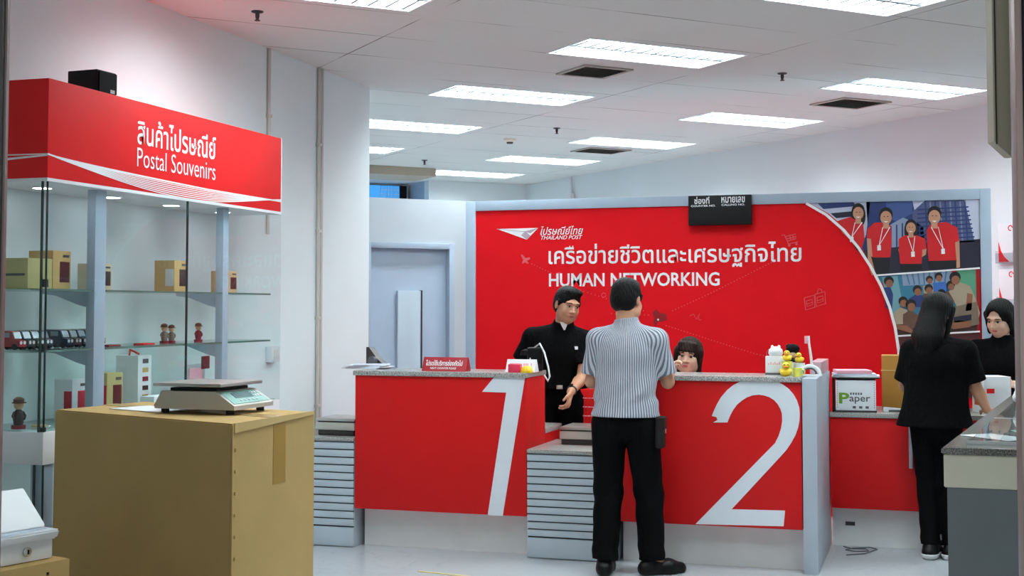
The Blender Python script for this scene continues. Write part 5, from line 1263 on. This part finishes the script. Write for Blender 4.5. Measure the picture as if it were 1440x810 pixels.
def long_hair(length, back=.0, bangs=True, spread=.07, front_locks=True, cut=.0):
    def fn(t, H, Rm, m, HS):
        p = [H(x, y, z) for x in (-.2, .2) for y in (-.16, .24) for z in (-.15 - length, .19)]
        S = SDF(np.min(p, 0), np.max(p, 0), .0045)
        S.ell(H(0, .020, .042), (.088, .106, .094), .01, Rm)
        S.cone(H(0, .055, .02), H(0, .065 + back, -.09 - length * .5), .088, spread + .012, .03, (Rm @ np.array([0, 1, 0]), 1.35))
        S.cone(H(0, .065 + back, -.09 - length * .5), H(0, .06 + back, -.085 - length), spread + .012, spread * .7, .03, (Rm @ np.array([0, 1, 0]), 1.7))
        for sx in (-1, 1):
            if front_locks: S.cone(H(sx * .076, -.012, .04), H(sx * .082, -.004, -.08 - min(.1, length * .4)), .022, .014, .02)
        S.cutell(H(0, -.125, -.035 if bangs else -.02), (.066, .085 if bangs else .100, .098 if bangs else .135), .008, Rm)
        if bangs:
            for k in range(7):
                x = -.05 + k * .0167; S.cone(H(x, -.060, .088), H(x * 1.1, -.091 + abs(x) * .35, .046 + .004 * (k % 2)), .018, .008, .012)
        S.warp(lambda x, y, z: .0011 * np.sin(x * 330 + y * 120 + np.sin(z * 25) * 2))
        return S.build('hair', m, t)
    return fn

# --- customer in the striped shirt, seen from behind, both forearms on the counter
# local frame: front is -y, his left is +x
J = dict(pelvis=(0, .0, .93), chest=(-.005, -.03, 1.235), neck=(-.005, -.045, 1.425), head=(.0, -.075, 1.572), turn=(-16, 10, 2),
         sh_l=(.165, -.03, 1.345), sh_r=(-.18, -.03, 1.345), el_l=(.215, -.065, 1.095), el_r=(-.232, -.10, 1.10), wr_l=(.10, -.31, 1.215), wr_r=(-.17, -.36, 1.215),
         hl=((-.35, -.93, -.28), (0, -.1, -1), (-1, .3, 0), dict(curl=(15, 20, 15))), hr=((.25, -.95, -.25), (.2, -.1, -1), (.9, .4, -.1), dict(curl=(35, 45, 30))),
         hip_l=(.095, .0, .88), hip_r=(-.095, .0, .88), kn_l=(.105, -.02, .47), kn_r=(-.125, -.06, .47), an_l=(.115, .03, .075), an_r=(-.145, -.045, .075), toe_l=(.02, -.14, 0), toe_r=(-.13, -.09, 0), leg=1.04)
def shirt_fold(x, y, z):
    return .006 * np.sin(x * 42 + z * 9 + 2 * np.sin(z * 12)) * np.clip((1.30 - z) * 3.2, 0, 1) * np.clip((z - .9) * 10, .25, 1) + .004 * np.sin(z * 55 + x * 30) * np.exp(-((z - 1.0) / .09) ** 2)
cust = person('person', 'man in grey striped short-sleeved shirt and black trousers, back to camera, standing at counter 2', (-1.700, 7.565, 0), 180, J, SKIN_T, HAIR_B, stripe_cloth(), BLK_TRO, hair_fn=short_hair, fold=shirt_fold, hem=.905, sleeve=.80, k_sh=1.06)
pz = MB().box(-.235, -.185, -.03, .065, .73, .905, .016, seg=3).box(-.240, -.19, -.034, .069, .83, .91, .012, seg=3).build('belt_pouch', mat('brown_black_pouch', rgb(30, 25, 23), .5, spec=.25), cust)
MB().box(-.2425, -.2385, .005, .028, .815, .84, .001).build('pouch_clasp', M_STEEL, pz)
# --- leaning clerk in the black polo
J = dict(pelvis=(0, .03, .93), chest=(.015, -.04, 1.22), neck=(.035, -.085, 1.40), head=(.065, -.145, 1.545), turn=(28, 14, 8),
         sh_l=(.205, -.06, 1.30), sh_r=(-.18, -.02, 1.325), el_l=(.165, -.17, 1.055), el_r=(-.29, .05, 1.10), wr_l=(.09, -.41, .97), wr_r=(-.25, -.13, .975),
         hl=((-.15, -.35, -.85), (-.85, .1, .15), (-.1, -.85, .4), dict(curl=(25, 35, 25))), hr=((.3, -.6, -.5), (0, 0, -1), (.8, .2, 0), dict(curl=(20, 25, 20))),
         hip_l=(.09, .03, .88), hip_r=(-.09, .03, .88), kn_l=(.10, .01, .47), kn_r=(-.10, .01, .47), an_l=(.11, .05, .075), an_r=(-.11, .05, .075), toe_l=(.03, -.14, 0), toe_r=(-.03, -.14, 0))
ck = person('person', 'male clerk in black polo shirt leaning forward behind counter 1, looking to his left', (-2.49, 8.98, 0), 14, J, SKIN_T, HAIR_B, BLK_POLO, BLK_TRO, hair_fn=short_hair, hem=.97, sleeve=.70, k_sh=1.12,
            fold=lambda x, y, z: .004 * np.sin(x * 30 + z * 20) * np.clip((1.2 - z) * 4, 0, 1))
w0 = V3((.09, -.41, .97)); d0 = nrm(V3((.165, -.17, 1.055)) - w0); wt = MB()
q0 = w0 + d0 * .03; r1 = nrm(np.cross(d0, [0, 0, 1])); r2 = np.cross(d0, r1)
wt.tube([q0 + (r1 * math.cos(a) + r2 * math.sin(a)) * .031 for a in [k * math.pi / 10 for k in range(21)]], .006, 6)
wo = wt.build('wristwatch', M_DKSTEEL, ck); MB().box(-.012, .012, -.006, .006, -.012, .012, .003, M=Matrix.Translation(q0 + r2 * -.034)).build('dial', M_BLACK, wo)
MB().box(-.012, .03, -.012, .012, -.012, .014, .002, M=Matrix.Translation((-.0, -.135, .985))).build('belt_buckle', M_STEEL, ck)
MB().prism([(-.03, .05), (.025, .05), (.0, -.02)], .01, (.045, -.163, 1.385), (1, .25, 0), (0, -.45, .9)).build('undershirt', M_WHITEP, ck)
MB().box(-.012, .012, -.002, .003, -.01, .012, .001, M=Matrix.Translation((.125, -.168, 1.255))).build('chest_emblem', M_WHITEP, ck)
# --- seated clerk behind counter 2
J = dict(pelvis=(0, .05, .52), chest=(0, .0, .82), neck=(0, -.02, .985), head=(-.01, -.055, 1.205), turn=(2, 4, 6),
         sh_l=(.165, 0, .945), sh_r=(-.165, 0, .945), el_l=(.20, -.14, .78), el_r=(-.15, -.22, .92), wr_l=(.12, -.36, .82), wr_r=(-.035, -.40, 1.095),
         hl=((-.3, -.95, 0), (0, 0, -1), (-1, .2, 0), dict(curl=(20, 25, 20))), hr=((.12, -.25, .8), (.9, -.3, -.2), (.2, -.9, .3), dict(curl=(30, 45, 30), sc=.9)),
         hip_l=(.09, .05, .50), hip_r=(-.09, .05, .50), kn_l=(.12, -.36, .50), kn_r=(-.12, -.36, .50), an_l=(.12, -.30, .08), an_r=(-.12, -.30, .08), toe_l=(0, -.14, 0), toe_r=(0, -.14, 0))
J['neck'] = (0, -.02, 1.03); J['sh_l'] = (.165, 0, .985); J['sh_r'] = (-.165, 0, .985)
person('person', 'seated young woman with brown bangs, only her face and hand showing above counter 2', (-1.535, 8.86, 0), -2, J, SKIN_F, HAIR_BR, BLK_POLO, BLK_TRO, True, long_hair(.10, .0, True), lips=M_LIPF, hem=.50)
ch = thing('office_chair', 'office chair under the seated woman, hidden behind counter 2', 'chair', (-1.535, 8.95, 0))
MB().box(-.22, .22, -.22, .22, .34, .385, .02).build('seat', M_BLACK, ch); MB().box(-.2, .2, .22, .26, .50, .9, .02).build('backrest', M_BLACK, ch); MB().tube([(0, 0, .06), (0, 0, .345)], .03, 12).build('post', M_DKSTEEL, ch)
mb = MB()
for k in range(5): mb.tube([(0, 0, .07), (.26 * math.cos(k * 1.2566), .26 * math.sin(k * 1.2566), .03)], [.025, .015], 8)
mb.build('base', M_BLACK, ch); MB().box(-.02, .02, .20, .24, .39, .6).build('back_stem', M_DKSTEEL, ch)
# --- standing woman in black, seen from behind at the right
J = dict(pelvis=(.02, .0, .87), chest=(.01, -.02, 1.15), neck=(.005, -.03, 1.335), head=(.0, -.06, 1.49), turn=(-20, 18, -3),
         sh_l=(.155, -.02, 1.262), sh_r=(-.16, -.03, 1.262), el_l=(.215, -.07, 1.04), el_r=(-.215, -.06, 1.04), wr_l=(.14, -.29, .98), wr_r=(-.275, -.08, .905),
         hl=((-.3, -.9, -.2), (-.3, 0, -.9), (-.9, .3, 0), dict(curl=(25, 30, 20))), hr=((-.1, -.97, -.08), (0, 0, -1), (.9, -.1, 0), dict(curl=(8, 12, 8), sc=.95)),
         hip_l=(.095, .0, .83), hip_r=(-.065, .0, .83), kn_l=(.075, -.02, .44), kn_r=(-.045, -.03, .45), an_l=(.05, .04, .075), an_r=(-.07, .0, .075), toe_l=(.0, -.13, 0), toe_r=(-.03, -.13, 0), leg=.86)
ws = person('person', 'woman in black top and trousers with long dark hair, back to camera', (.03, 8.65, 0), 170, J, SKIN_T, HAIR_B, BLK_TEE, BLK_TRO, True, long_hair(.17, .01, False, .085), hem=.80, sleeve=.84, shoe=M_SNEAK, k_sh=1.24, collar=False,
            fold=lambda x, y, z: .005 * np.sin(x * 26 + z * 14) * np.clip((1.1 - z) * 4, 0, 1))
# --- clerk at the right edge, looking down
J = dict(pelvis=(0, .03, .86), chest=(0, -.01, 1.13), neck=(.0, -.03, 1.305), head=(-.01, -.075, 1.455), turn=(-22, 22, 2),
         sh_l=(.17, 0, 1.25), sh_r=(-.17, 0, 1.25), el_l=(.225, -.10, 1.02), el_r=(-.225, -.12, 1.02), wr_l=(.10, -.33, 1.03), wr_r=(-.16, -.40, 1.07),
         hl=((-.4, -.7, .1), (-.6, .1, -.6), (-.3, -.5, .8), dict(curl=(30, 40, 30))), hr=((.4, -.8, .05), (.1, -.1, -1), (.9, .4, .1), dict(curl=(20, 50, 35))),
         hip_l=(.085, .03, .82), hip_r=(-.085, .03, .82), kn_l=(.09, .01, .44), kn_r=(-.09, .01, .44), an_l=(.10, .05, .075), an_r=(-.10, .05, .075), toe_l=(.02, -.13, 0), toe_r=(-.02, -.13, 0))
person('person', 'woman clerk in black shirt with dark hair looking down over the parcel', (.455, 9.66, 0), -8, J, SKIN_F, HAIR_B, BLK_POLO, BLK_TRO, True, long_hair(.04, .0, False, .06), hem=.80, sleeve=.84, lips=M_LIPF)
